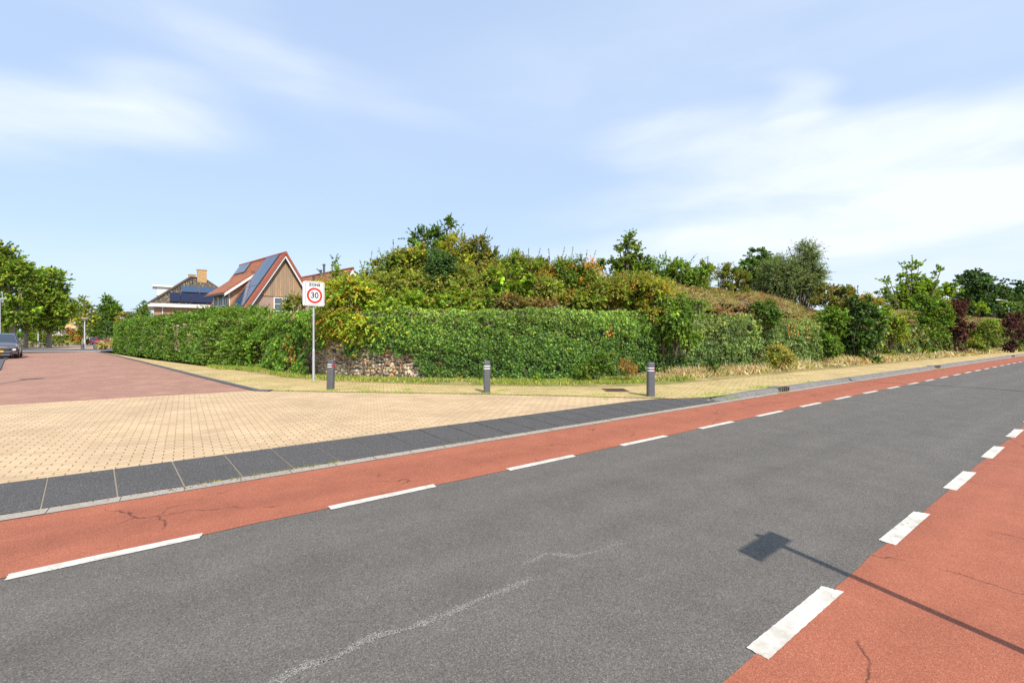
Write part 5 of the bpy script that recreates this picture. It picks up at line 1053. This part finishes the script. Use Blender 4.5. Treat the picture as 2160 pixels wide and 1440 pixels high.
INK = simple('sign_ink', (.035, .04, .07), .5, var=.05); SRED = simple('sign_red', (.72, .025, .015), .45, var=.03)
def zone_sign():
    bx, by = G(661.5, 805, ZU); nx, ny = .74, -.67; yaw = math.atan2(nx, -ny)   # local -y is the face direction
    e = empty('speed_zone_sign', (bx, by, ZU), 'white speed zone sign with red ring reading 30 on a galvanised post', 'traffic sign', rz=yaw)
    mb = MB(); mb.tube([(0, 0, -.1), (0, 0, 1.05)], .041, 12); mb.tube([(0, 0, 1.05), (0, 0, 1.08)], [.045, .032], 12); mb.tube([(0, 0, 1.08), (0, 0, 3.22)], .031, 12); mb.build('post', GALV, e, False, smooth=True)
    zc = 2.925; W, H = .66, .80
    for nm, y0, y1 in (('sign_panel', -.075, -.045), ('sign_panel', .05, .08)):
        mb = MB(); plate(mb, [(x, z + zc) for x, z in rrect(W, H, .05)], y0, y1); mb.build(nm, SIGNW, e, False)
    for q_ in (.25, -.25):
        mb = MB(); mb.box((0, 0, zc + q_), (.45, .10, .04)); mb.build('bracket', GALV, e, False)
    mb = MB(); o_ = rrect(W - .045, H - .045, .04); i_ = rrect(W - .072, H - .072, .03)
    for k in range(len(o_)): j = (k + 1) % len(o_); mb.face([(o_[k][0], -.0765, o_[k][1] + zc), (i_[k][0], -.0765, i_[k][1] + zc), (i_[j][0], -.0765, i_[j][1] + zc), (o_[j][0], -.0765, o_[j][1] + zc)])
    mb.build('border_line', INK, e, False)
    mb = MB(); n = 48; R0, R1 = .262, .188; zz = zc - .06
    for k in range(n):
        a, b = 2 * math.pi * k / n, 2 * math.pi * (k + 1) / n; mb.face([(R0 * math.cos(a), -.077, zz + R0 * math.sin(a)), (R1 * math.cos(a), -.077, zz + R1 * math.sin(a)), (R1 * math.cos(b), -.077, zz + R1 * math.sin(b)), (R0 * math.cos(b), -.077, zz + R0 * math.sin(b))])
    mb.build('red_ring', SRED, e, False)
    text_mesh('30', .27, (0, -.0775, zz), INK, e, 'numerals', .98, .004); text_mesh('ZONE', .12, (0, -.0775, zc + .29), INK, e, 'lettering', 1.1, .004, 1.1)
zone_sign()
BOLM = simple('dark_bollard', (.10, .10, .11), .6, var=.15, scale=9); BWH = simple('white_band', (.8, .8, .8), .5, var=.02); BRD = simple('red_band', (.55, .04, .04), .5, var=.05)
def oct_ring(w, c): h = w / 2; return [(h - c, -h), (h, -h + c), (h, h - c), (h - c, h), (-h + c, h), (-h, h - c), (-h, -h + c), (-h + c, -h)]
def make_bollard(px, py, label, yaw, red, lean=(0, 0), h=.86):
    bx, by = G(px, py, ZU); e = empty('bollard', (bx, by, ZU), label, 'bollard', 'dark square bollards at the junction'); e.rotation_euler = (lean[0], lean[1], yaw)
    mb = MB(); prof = [(.178, -.08), (.174, .3), (.168, h - .03), (.146, h)]; R = []
    for w, z in prof: R.append([(x, y, z) for x, y in oct_ring(w, .028)])
    for i in range(len(R) - 1):
        for k in range(8): mb.face([R[i][k], R[i][(k + 1) % 8], R[i + 1][(k + 1) % 8], R[i + 1][k]])
    mb.face(R[-1]); mb.build('post', BOLM, e, False)
    for z in (h - .15, h - .215):
        w = .1745; a = [(x, y, z) for x, y in oct_ring(w, .028)]; b = [(x, y, z + .022) for x, y in oct_ring(w, .028)]; mb = MB(); mr = MB()
        for k in range(8):
            f = [a[k], a[(k + 1) % 8], b[(k + 1) % 8], b[k]]
            (mr if (red and k in (0, 1, 2)) else mb).face(f)
        o = mb.build('reflective_band', BWH, e, False)
        if red: mr.build('reflective_band', BRD, e, False)['label'] = 'red part of the reflective band'
make_bollard(697, 822, 'leaning dark bollard beside the speed zone sign, red and white bands', math.radians(10 - 20), True, (0, math.radians(2.5)))
make_bollard(1027, 828.5, 'middle bollard before the ivy, white bands only', math.radians(5), False)
make_bollard(1372.5, 836.5, 'right bollard nearest the road kerb, red and white bands', math.radians(0), True)
def far_bollard(px, label):
    b = G(px, 737, 0); e = empty('bollard', (b[0], b[1], .05), label, 'bollard', 'far bollards at the end of the side street'); mb = MB(); R = []
    for w, z in [(.3, 0), (.29, .62), (.24, .68)]: R.append([(x, y, z) for x, y in oct_ring(w, .05)])
    for i in range(2):
        for k in range(8): mb.face([R[i][k], R[i][(k + 1) % 8], R[i + 1][(k + 1) % 8], R[i + 1][k]])
    mb.face(R[-1]); mb.build('post', BOLM, e, False)
far_bollard(174.5, 'far stubby bollard just left of the central lamp post'); far_bollard(200.5, 'far bollard between the central lamp post and the cream shrub'); far_bollard(221.5, 'far bollard in front of the cream shrub')
LAMPC = simple('lamp_cap', (.42, .33, .25), .5); POLE = simple('lamp_pole', (.55, .58, .60), .5, .2)
def mush_lamp(px, py, top_y, label, r=.05, head=.42, grp='mushroom lamps of the side street', loc=None, H=None):
    x, y = loc or G(px, py, 0); H = H or PP(px, top_y, y).z
    e = empty('street_lamp', (x, y, 0), label, 'street lamp', grp)
    mb = MB(); mb.tube([(0, 0, -.1), (0, 0, H * .3)], r * 1.25, 10); mb.tube([(0, 0, H * .3), (0, 0, H - .3)], [r, r * .75], 10); mb.build('pole', POLE, e, False, smooth=True)
    mb = MB(); mb.lathe((0, 0, H - .34), [(.05, 0), (.12, .03), (head * .8, .2), (head, .26)], 18); mb.build('lamp_glass', simple('lamp_glass', (.55, .5, .42), .4), e, False, smooth=True)
    mb = MB(); mb.lathe((0, 0, H - .34), [(head * 1.02, .255), (head, .29), (head * .6, .35), (0.001, .37)], 18); mb.build('lamp_cap', LAMPC, e, False, smooth=True); return e
mush_lamp(178.5, 736, 670, 'nearest mushroom lamp at the end of the side street, tallest white pole', .075, .42)
mush_lamp(80.5, 732.5, 681, 'mushroom lamp in front of the longer clipped hedge', .07, .42)
mush_lamp(149, 722.5, 688, 'thin lamp post before the orange leaved bush', .09, .45)
mush_lamp(192.5, 724.5, 689, 'lamp post just left of the red car', .09, .5)
mush_lamp(110.5, 722, 694, 'short far lamp with bluish head right of the end tree trunk', .09, .5)
mush_lamp(0, 0, 0, 'lamp just outside the left edge that shades the red pavers', .06, .34, 'mushroom lamps of the side street', loc=(-15.6, 12.95), H=3.9)
def edge_mast():
    p = PP(-1, 735, 40); e = empty('street_lamp', (p.x, p.y, 0), 'thin grey mast with crossbar at the very left edge', 'street lamp'); zt = PP(0, 628, 40).z
    mb = MB(); mb.tube([(0, 0, 0), (0, 0, zt)], [.09, .06], 10); mb.build('pole', POLE, e, False); mb = MB(); mb.tube([(-.5, 0, zt - .1), (.52, 0, zt - .08)], .045, 6); mb.tube([(.24, 0, zt - .1), (.24, 0, zt + .35)], .02, 6); mb.build('crossbar', POLE, e, False)
edge_mast()
def arm_lamp(loc, H, dirv, L, label, r=.08):
    e = empty('street_lamp', (loc[0], loc[1], 0), label, 'street lamp'); d = Vector((dirv[0], dirv[1], 0)).normalized()
    mb = MB(); mb.tube([(0, 0, 0), (0, 0, H * .5), (0, 0, H - .25)], [r * 1.3, r, r * .7], 10); mb.build('pole', POLE, e, False, smooth=True)
    mb = MB(); mb.tube([(0, 0, H - .3), d * .25 + Vector((0, 0, H)), d * (L - .6) + Vector((0, 0, H + .1))], [r * .6, r * .55, r * .45], 8); mb.build('arm', POLE, e, False, smooth=True)
    mb = MB(); a = d * (L - .6) + Vector((0, 0, H + .1)); b = d * L + Vector((0, 0, H + .1)); mb.tube([a, a.lerp(b, .3), b], [.05, .1, .07], 8); mb.build('lamp_head', GALV, e, False, smooth=True)
tipx, tipy = 12.03 + 2.95 * .98, 16.03 - 6.55 * 1.02
arm_lamp((tipx + .76 * 3.1, tipy - .65 * 3.1), 8.0, (-.76, .65), 3.1, 'tall arm lamp standing outside the right edge whose shadow crosses the road', .115)
pl = PP(2128, 700, 62); arm_lamp((pl.x, pl.y), PP(0, 634, 62).z, (-1, .1), 1.6, 'grey arm lamp in front of the dark oak far right', .07)
def name_sign():
    # street name sign beside the photographer; only its shadow falls into the picture
    k = 1 / math.tan(SUN_EL); H = 2.3
    c = Vector((1.885, 3.46)); base = c + Vector((SDX, SDY)) * (H * k); ang = math.atan2(.33, .42)
    e = empty('street_name_sign', (base.x, base.y, 0), 'low street name sign on a post just outside the frame casting the flag shaped shadow', 'sign', rz=ang)
    mb = MB(); mb.tube([(.12, 0, -.05), (.12, 0, H + .08)], .03, 10); mb.build('post', GALV, e, False); mb = MB(); mb.box((0, -.04, H), (.54, .025, .175)); mb.build('sign_panel', simple('blue_enamel', (.02, .07, .35), .4), e, False)
name_sign()
# pavement drain grate and kerb inlets
RUST = simple('rusty_iron', (.16, .09, .055), .8, var=.3, scale=20)
def grate():
    x, y = G(1298, 823, ZU + .012); e = empty('drain_grate', (x, y, ZU + .012), 'rusty slotted drain grate set in the pavement left of the right bollard', 'drain', rz=0.0)
    mb = MB(); mb.box((0, .33, .006), (.62, .04, .02)); mb.box((0, -.33, .006), (.62, .04, .02)); mb.box((.29, 0, .006), (.04, .62, .02)); mb.box((-.29, 0, .006), (.04, .62, .02)); mb.build('frame', RUST, e, False)
    mb = MB()
    for i in range(9): mb.box((-.24 + i * .06, 0, .008), (.022, .62, .018))
    mb.build('bars', RUST, e, False); mb = MB(); mb.box((0, 0, .002), (.56, .6, .003)); mb.build('pit', simple('drain_dark', (.015, .012, .01), .9), e, False)
grate()
def inlet(s, label):
    x, y = XY(s, 5.93 + toff(s)); e = empty('kerb_inlet', (x, y, 0), label, 'drain', 'drain inlets in the road kerb', rz=A)
    mb = MB(); mb.box((0, .12, .055), (.5, .38, .125)); mb.build('housing', simple('cast_iron', (.14, .135, .13), .7, var=.15), e, False)
    mb = MB()
    for i in range(3): mb.box((-.13 + i * .12, -.03, .075), (.07, .13, .11))
    mb.build('slots', simple('slot_dark', (.012, .008, .006), .9), e, False)
    mb = MB()
    for i in range(4): mb.box((-.19 + i * .12, -.045, .075), (.035, .12, .115))
    mb.build('bars', RUST, e, False)
inlet(13.95, 'kerb drain inlet nearest the right bollard'); inlet(30.5, 'second kerb drain inlet further up the road'); inlet(52, 'third kerb drain inlet near the right edge of the photo')

# ------------------------------------------------------------------ cars
def paint(name, c, metal=.5, rough=.28):
    m = simple(name, c, rough, metal, .5, var=.03); m.node_tree.nodes['Principled BSDF'].inputs['Coat Weight'].default_value = .8; return m
CGLASS = simple('car_glass', (.035, .05, .065), .05, 0, .8, var=.1); TYRE = simple('tyre_rubber', (.022, .022, .022), .8); TRIM = simple('black_trim', (.02, .02, .022), .5); CHR = simple('alloy', (.5, .5, .52), .3, .8)
HLG = simple('headlight_glass', (.65, .68, .7), .1, 0, .8)
def loft(mb, secs, mi=0, close=True):
    for i in range(len(secs) - 1):
        n = len(secs[i])
        for k in range(n - 1): mb.face([secs[i][k], secs[i][k + 1], secs[i + 1][k + 1], secs[i + 1][k]], mi)
    if close: mb.face(secs[0], mi); mb.face(list(reversed(secs[-1])), mi)
def car(loc, yaw, label, pm, H=1.65, L=4.5, W=1.87, group=None):
    """local -y is the front"""
    e = empty('parked_car', (loc[0], loc[1], loc[2]), label, 'car', group, rz=yaw); hw = W / 2; k = H / 1.65
    # body stations: y, z bottom, z shoulder, half width, crown
    st = [(-L / 2, .42, .74, .62, .0), (-L / 2 + .07, .28, .84, .80, .02), (-L / 2 + .3, .24, .93, .90, .035), (-L / 2 + .75, .24, 1.0, .935, .05), (-L / 2 + 1.25, .24, 1.05, .935, .05), (-L / 2 + 2.0, .24, 1.07, .935, .03), (0.6, .24, 1.09, .935, .03), (1.4, .24, 1.11, .93, .03), (L / 2 - .3, .28, 1.12, .90, .02), (L / 2 - .06, .34, 1.06, .82, .01), (L / 2, .48, .95, .68, 0)]
    secs = []
    for y, zb, zs, w, cr in st:
        zs *= k; w = w * hw / .935; pr = [(-w * .80, zb), (-w * .97, zb + .08), (-w, zb + .28), (-w * .985, zs - .22), (-w * .96, zs - .08), (-w * .86, zs - .01), (-w * .5, zs + cr), (0, zs + cr * 1.3)]
        secs.append([(x, y, z) for x, z in pr] + [(-x, y, z) for x, z in reversed(pr[:-1])])
    mb = MB(); loft(mb, secs); body = mb.build('body', pm, e, False, smooth=True)
    # greenhouse
    gh = [(-L / 2 + 1.12, 1.03, 1.05, .80, .79), (-L / 2 + 1.95, 1.05, H / k - .06, .80, .60), (-.1, 1.07, H / k, .80, .62), (1.2, 1.09, H / k - .03, .79, .60), (1.75, 1.10, H / k - .12, .76, .56), (L / 2 - .12, 1.10, 1.14, .72, .68)]
    secs = []
    for y, zb, zt, wb, wt in gh:
        zb *= k; zt *= k; wb = wb * hw / .935 * 1.04; wt = wt * hw / .935 * 1.06; secs.append([(-wb, y, zb), (-wt, y, zt - .03), (-wt * .85, y, zt), (0, y, zt + .02), (wt * .85, y, zt), (wt, y, zt - .03), (wb, y, zb)])
    mb = MB(); loft(mb, secs); mb.build('windows', CGLASS, e, False, smooth=True)
    mb = MB(); r = []
    for y, zb, zt, wb, wt in gh[1:5]:
        wt = wt * hw / .935 * 1.06; zt *= k; r.append([(-wt * 1.0, y, zt - .035), (-wt * .85, y, zt + .008), (0, y, zt + .028), (wt * .85, y, zt + .008), (wt * 1.0, y, zt - .035)])
    loft(mb, r, close=False); sub_roof = mb.build('roof_panel', pm, e, False, smooth=True)
    mb = MB()
    for s in (-1, 1):
        q = [(s * a[0 if False else 3] * 0, 0, 0) for a in gh[:0]]
        f = lambda i: (s * gh[i][3] * hw / .935 * 1.045, gh[i][0], gh[i][1] * k); t = lambda i: (s * gh[i][4] * hw / .935 * 1.07, gh[i][0], gh[i][2] * k - .02)
        mb.tube([f(0), t(1)], .035, 6); mb.tube([f(2), t(2)], .035, 6); mb.tube([f(4), t(4)], .05, 6); mb.tube([t(1), t(2), t(3), t(4)], .022, 6)
    mb.build('pillars', pm, e, False)
    fy = -L / 2
    mb = MB(); 
    for i in range(5): z = (.60 + i * .052) * k; mb.box((0, fy + .012 + i * .012, z), (1.15 - abs(i - 2) * .06, .05, .03))
    mb.build('grille', TRIM, e, False)
    mb = MB()
    for i in range(4): z = (.628 + i * .052) * k; mb.box((0, fy + .005 + i * .012, z), (1.0, .03, .012))
    mb.build('grille_bars', CHR, e, False)
    mb = MB(); mb.box((0, fy - .0, .34 * k), (1.35, .12, .13)); mb.build('lower_bumper', TRIM, e, False); mb = MB(); mb.box((0, fy - .04, .27 * k), (1.1, .08, .04)); mb.build('skid_plate', CHR, e, False)
    for s in (-1, 1):
        mb = MB(); a = [(s * .62, fy + .04, .78 * k), (s * .86, fy + .28, .88 * k), (s * .87, fy + .27, .82 * k), (s * .62, fy + .02, .73 * k)]; mb.face(a); mb.face([(x, y + .06, z) for x, y, z in a]); mb.box((s * .72, fy + .05, .60 * k), (.2, .06, .12)); mb.build('headlight', HLG, e, False)
        mb = MB(); mb.box((s * (hw + .09), -L / 2 + 1.45, 1.12 * k), (.2, .14, .15)); mb.box((s * (hw - .0), -L / 2 + 1.47, 1.07 * k), (.14, .06, .05)); mb.build('mirror', pm, e, False)
        mb = MB(); mb.box((s * .75, L / 2 - .03, .92 * k), (.28, .08, .14)); mb.build('tail_light', SRED, e, False)
    mb = MB(); mb.box((0, fy - .035, .50 * k), (.52, .02, .115)); mb.build('number_plate', simple('yellow_plate', (.8, .42, .01), .5), e, False)
    for sx in (-1, 1):
        for y in (-L / 2 + .85, L / 2 - .88):
            c = Vector((sx * (hw - .11), y, .345)); mb = MB(); mb.tube([c - Vector((.115, 0, 0)), c - Vector((.1, 0, 0)), c + Vector((.1, 0, 0)), c + Vector((.115, 0, 0))], [.31, .345, .345, .31], 24); w_ = mb.build('wheel', TYRE, e, False, smooth=True)
            mb = MB(); o = c + Vector((sx * .118, 0, 0)); mb.tube([o - Vector((.02, 0, 0)), o], .08, 12)
            for q in range(5): a = q * 2 * math.pi / 5; mb.box(o + Vector((0, math.cos(a) * .12, math.sin(a) * .12)), (.02, .06, .2), Matrix.Rotation(math.pi / 2 - a, 3, 'X') if False else Matrix.Rotation(a - math.pi / 2, 3, 'X'))
            rim = mb.build('rim', CHR); sub(rim, w_)
            mb = MB(); mb.tube([c - Vector((.12, 0, 0)), c + Vector((.10, 0, 0))], .40, 20); mb.build('wheel_arch', TRIM, e, False, smooth=True)
    return e
sdir = Vector((-.735, .678)).normalized()
def yaw_of(front): return math.atan2(front[0], -front[1])
cx, cy = G(-4, 757, ZU); fr = (.70, -.715)
c0 = Vector((cx, cy)) - Vector(fr) * 2.05
car((c0.x, c0.y, ZU), yaw_of(fr), 'bronze grey sport utility car parked at the left edge, cut by the frame', paint('bronze_paint', (.17, .155, .165), .6), 1.72, 4.5, 1.87, 'cars parked left of the side street')
c1 = c0 + Vector((-.70, .715)) * 5.3 + Vector((.72, .69)) * -.35
car((c1.x, c1.y, ZU), yaw_of(fr), 'grey car parked behind the bronze car, only its flank showing', paint('silver_paint', (.20, .21, .25), .5), 1.5, 4.3, 1.8, 'cars parked left of the side street')
rx, ry = G(212, 727.5, 0)
car((rx, ry, .0), yaw_of((.95, -.3)), 'dark red car parked far off behind the cream shrub', paint('red_paint', (.42, .02, .05), .2), 1.5, 4.0, 1.75)

# ------------------------------------------------------------------ grass
def blades(lv, rg, P, h, pal, lean=.4, w=.01, jit=.25):
    n = len(P); D = np.stack([rg.normal(0, lean, n), rg.normal(0, lean, n), np.ones(n)], 1); D = nrm(D); hh = h * rg.uniform(.5, 1.2, n)
    N3 = np.stack([rg.normal(0, 1, n), rg.normal(0, 1, n), np.full(n, .3)], 1); lv.add(P + D * (hh * .45)[:, None], N3, D, hh, (w / hh), pick(rg, pal, n, jit))
def grass():
    rg = rngf(400); lv = Leaves()
    SP = [((.58, .46, .25), 4), ((.50, .37, .18), 3), ((.66, .56, .34), 2), ((.32, .30, .12), 1.6)]; GP = [((.14, .2, .04), 4), ((.22, .24, .06), 2), ((.09, .14, .03), 2), ((.38, .33, .14), 2)]
    # tall straw between pavement and right hand wall, in leaning tussocks
    l0, l1 = lofpx(1330), lofpx(2170); nt = 1500; l = l0 + (l1 - l0) * rg.random(nt) ** 1.5; d = rg.uniform(.25, 1.5, nt) * np.interp(l, [l0, l0 + 5, l1], [.8, 1, 1])
    p, nn = wall_at(l, d); ph = .22 + .2 * np.clip(wnoise(l, d, 41, 4, 1.1), -.5, 1); per = 26
    idx = np.repeat(np.arange(nt), per); m = len(idx); spread = .10 + .004 * l[idx]
    P = np.stack([p[idx, 0] + rg.normal(0, 1, m) * spread, p[idx, 1] + rg.normal(0, 1, m) * spread, np.full(m, .10)], 1); lean = rg.normal(0, .5, (nt, 2))
    D = np.stack([lean[idx, 0] + rg.normal(0, .35, m), lean[idx, 1] + rg.normal(0, .35, m), np.ones(m)], 1); hh = ph[idx] * rg.uniform(.6, 1.6, m); D = nrm(D)
    N3 = np.stack([rg.normal(0, 1, m), rg.normal(0, 1, m) - .5, np.full(m, .4)], 1); c = pick(rg, SP, nt, .12)[idx] * np.exp(rg.normal(0, .2, (m, 1)))
    lv.add(P + D * (hh * .45)[:, None], N3, D, hh * 1.1, (.016 + .0009 * l[idx]) / hh, c)
    tag(lv.build('dry_grass', DRY, boost=False), 'tall straw coloured grass tussocks along the foot of the right hand wall', 'grass', None, 'stuff')
    # green short verge
    lv = Leaves(); a = []
    l0, l1 = lofpx(530), lofpx(1380); n = 42000; l = rg.uniform(l0, l1, n); d = rg.uniform(-.05, 2.0, n)
    p, nn = wall_at(l, d); q = wnoise(l, d, 43, 5, 1.3) > -.5; x, y = p[:, 0], p[:, 1]; py = 710 + (EYE - ZU) * FPX / y; px = 1080 + FPX * x / y
    lim = np.interp(px, [500, 600, 700, 900, 1100, 1300, 1400], [780, 795, 803, 810, 814, 815, 811]); ok = q & (py < lim + rg.normal(0, 1.2, n)); P = np.stack([x, y, np.full(n, .10)], 1)[ok]
    blades(lv, rg, P, .13, GP, w=.022)
    n = 9000; l = rg.uniform(lofpx(1380), lofpx(2165), n); d = 1.5 + rg.normal(0, .22, n); p, nn = wall_at(l, d); P = np.stack([p[:, 0], p[:, 1], np.full(n, 0.)], 1); py = 710 + (EYE) * FPX / P[:, 1]; blades(lv, rg, P, .09, GP, w=.02)
    # left along hedge foot
    for (a_, b_) in (((300, 755), (400, 768)), ((400, 768), (500, 780)), ((500, 780), (600, 795))):
        A_, B_ = np.array(G(*a_, ZU)), np.array(G(*b_, ZU)); k = 1500; f = rg.random(k)[:, None]; pp = A_ + (B_ - A_) * f + rg.normal(0, .22, (k, 2)) + np.array([.15, .3]); blades(lv, rg, np.stack([pp[:, 0], pp[:, 1], np.full(k, .02)], 1), .09, GP, w=.016)
    tag(lv.build('verge_grass', LEAF), 'short patchy green grass between pavement and wall', 'grass', None, 'stuff')
    # weeds in the paving joints
    lv = Leaves()
    WP_ = [((.15, .26, .03), 4), ((.24, .30, .05), 2), ((.09, .16, .03), 1)]
    def tuft(px, py, n, sx, sy, h=.05, z=ZU + .01):
        x, y = G(px, py, z); P = np.stack([x + rg.normal(0, sx, n), y + rg.normal(0, sy, n), np.full(n, z)], 1); blades(lv, rg, P, h, WP_, lean=.7, w=.008)
    edge = [(560, 823.5), (700, 826.5), (1000, 831), (1200, 835.5), (1400, 840.5)]
    for i in range(4):
        A_, B_ = np.array(G(*edge[i], ZU)), np.array(G(*edge[i + 1], ZU)); L = np.linalg.norm(B_ - A_)
        for _ in range(int(L * 5)):
            f = rg.random(); c = A_ + (B_ - A_) * f; k = int(rg.uniform(8, 46)); sp = rg.uniform(.04, .22); P = np.stack([c[0] + rg.normal(0, sp, k), c[1] + rg.normal(0, .03, k), np.full(k, ZU + .005)], 1); blades(lv, rg, P, .045, WP_, lean=.7, w=.008)
    for t in [(700, 823, 160, .14, .08), (770, 824, 160, .2, .05), (745, 820, 80, .15, .05), (860, 822, 90, .1, .05), (850, 828, 160, .25, .06, .035), (1027, 830, 120, .16, .05), (1058, 824, 120, .12, .07, .06), (1265, 832.5, 160, .25, .05), (1360, 832, 130, .15, .08), (1275, 842, 60, .07, .06, .03), (1500, 833, 260, .3, .16, .07), (1475, 838, 150, .35, .1, .05), (1520, 829, 120, .3, .1), (1545, 840, 60, .1, .05),
              (1612, 818, 260, .22, .12, .09), (1560, 823, 120, .3, .08, .05), (1655, 829, 70, .1, .04, .06), (1705, 806, 80, .15, .1, .06), (1745, 803, 60, .2, .1), (1980, 778, 60, .15, .08, .08), (664, 806, 80, .1, .08, .07), (640, 799, 150, .5, .2, .06), (505, 805, 60, .2, .1), (600, 818, 40, .2, .1), (1100, 818, 60, .3, .06, .03), (950, 817, 50, .3, .06, .03), (1190, 819, 60, .3, .06, .03)]:
        tuft(*t)
    for _ in range(620):
        f = rg.random(); px = 440 + 1250 * f; lo = np.interp(px, [440, 560, 1400, 1700], [785, 800, 812, 786]); hi = np.interp(px, [440, 560, 1400, 1700], [792, 822, 838, 808]); py = rg.uniform(lo, hi); x, y = G(px, py, ZU); k = int(rg.uniform(4, 16)); P = np.stack([x + rg.normal(0, .07, k), y + rg.normal(0, .02, k), np.full(k, ZU + .01)], 1); blades(lv, rg, P, .03, WP_, lean=.7, w=.007)
    # moss along the slab foot
    for _ in range(60):
        s = rg.uniform(.1, 1.6) if rg.random() < .6 else rg.uniform(-1.5, 9); x, y = XY(s, 5.905 + toff(s)); k = 12; P = np.stack([x + rg.normal(0, .03, k), y + rg.normal(0, .008, k), np.full(k, .012)], 1); blades(lv, rg, P, .012, [((.28, .24, .04), 2), ((.2, .24, .04), 1)], lean=.9, w=.005)
    lt = Leaves(); n = 1100; sL = rg.uniform(-3, 40, n) * rg.random(n); tL = 5.9 + np.abs(rg.normal(0, .05, n)) * rg.choice([-1, 1], n) - .03; oo = np.interp(sL, [-1, 3, 8, 14, 40], [-.05, 0, .06, .14, .12]); x = sL * CA - (tL + oo) * SA; y = sL * SA + (tL + oo) * CA
    e1 = rg.integers(0, 4, n); EX = np.array([G(*q, ZU) for q in edge]); f = rg.random(n)[:, None]; q = EX[e1] + (EX[e1 + 1] - EX[e1]) * f + rg.normal(0, .16, (n, 2)); P = np.concatenate([np.stack([x, y, np.full(n, .013)], 1), np.stack([q[:, 0], q[:, 1], np.full(n, ZU + .017)], 1)])
    m = len(P); lt.add(P, rg.normal(0, .25, (m, 3)) + np.array([0, 0, 1]), rg.normal(0, 1, (m, 3)) * np.array([1, 1, .1]), rg.uniform(.008, .026, m), .6, pick(rg, [((.22, .13, .06), 3), ((.3, .22, .11), 3), ((.14, .10, .06), 2)], m))
    tag(lt.build('leaf_litter', DRY, boost=False), 'dry brown leaf litter and grit in the gutter and along the pavement edge', 'litter', None, 'stuff')
    tag(lv.build('weeds', LEAF), 'tufts of bright green weeds in the paving joints', 'weeds', None, 'stuff')
grass()
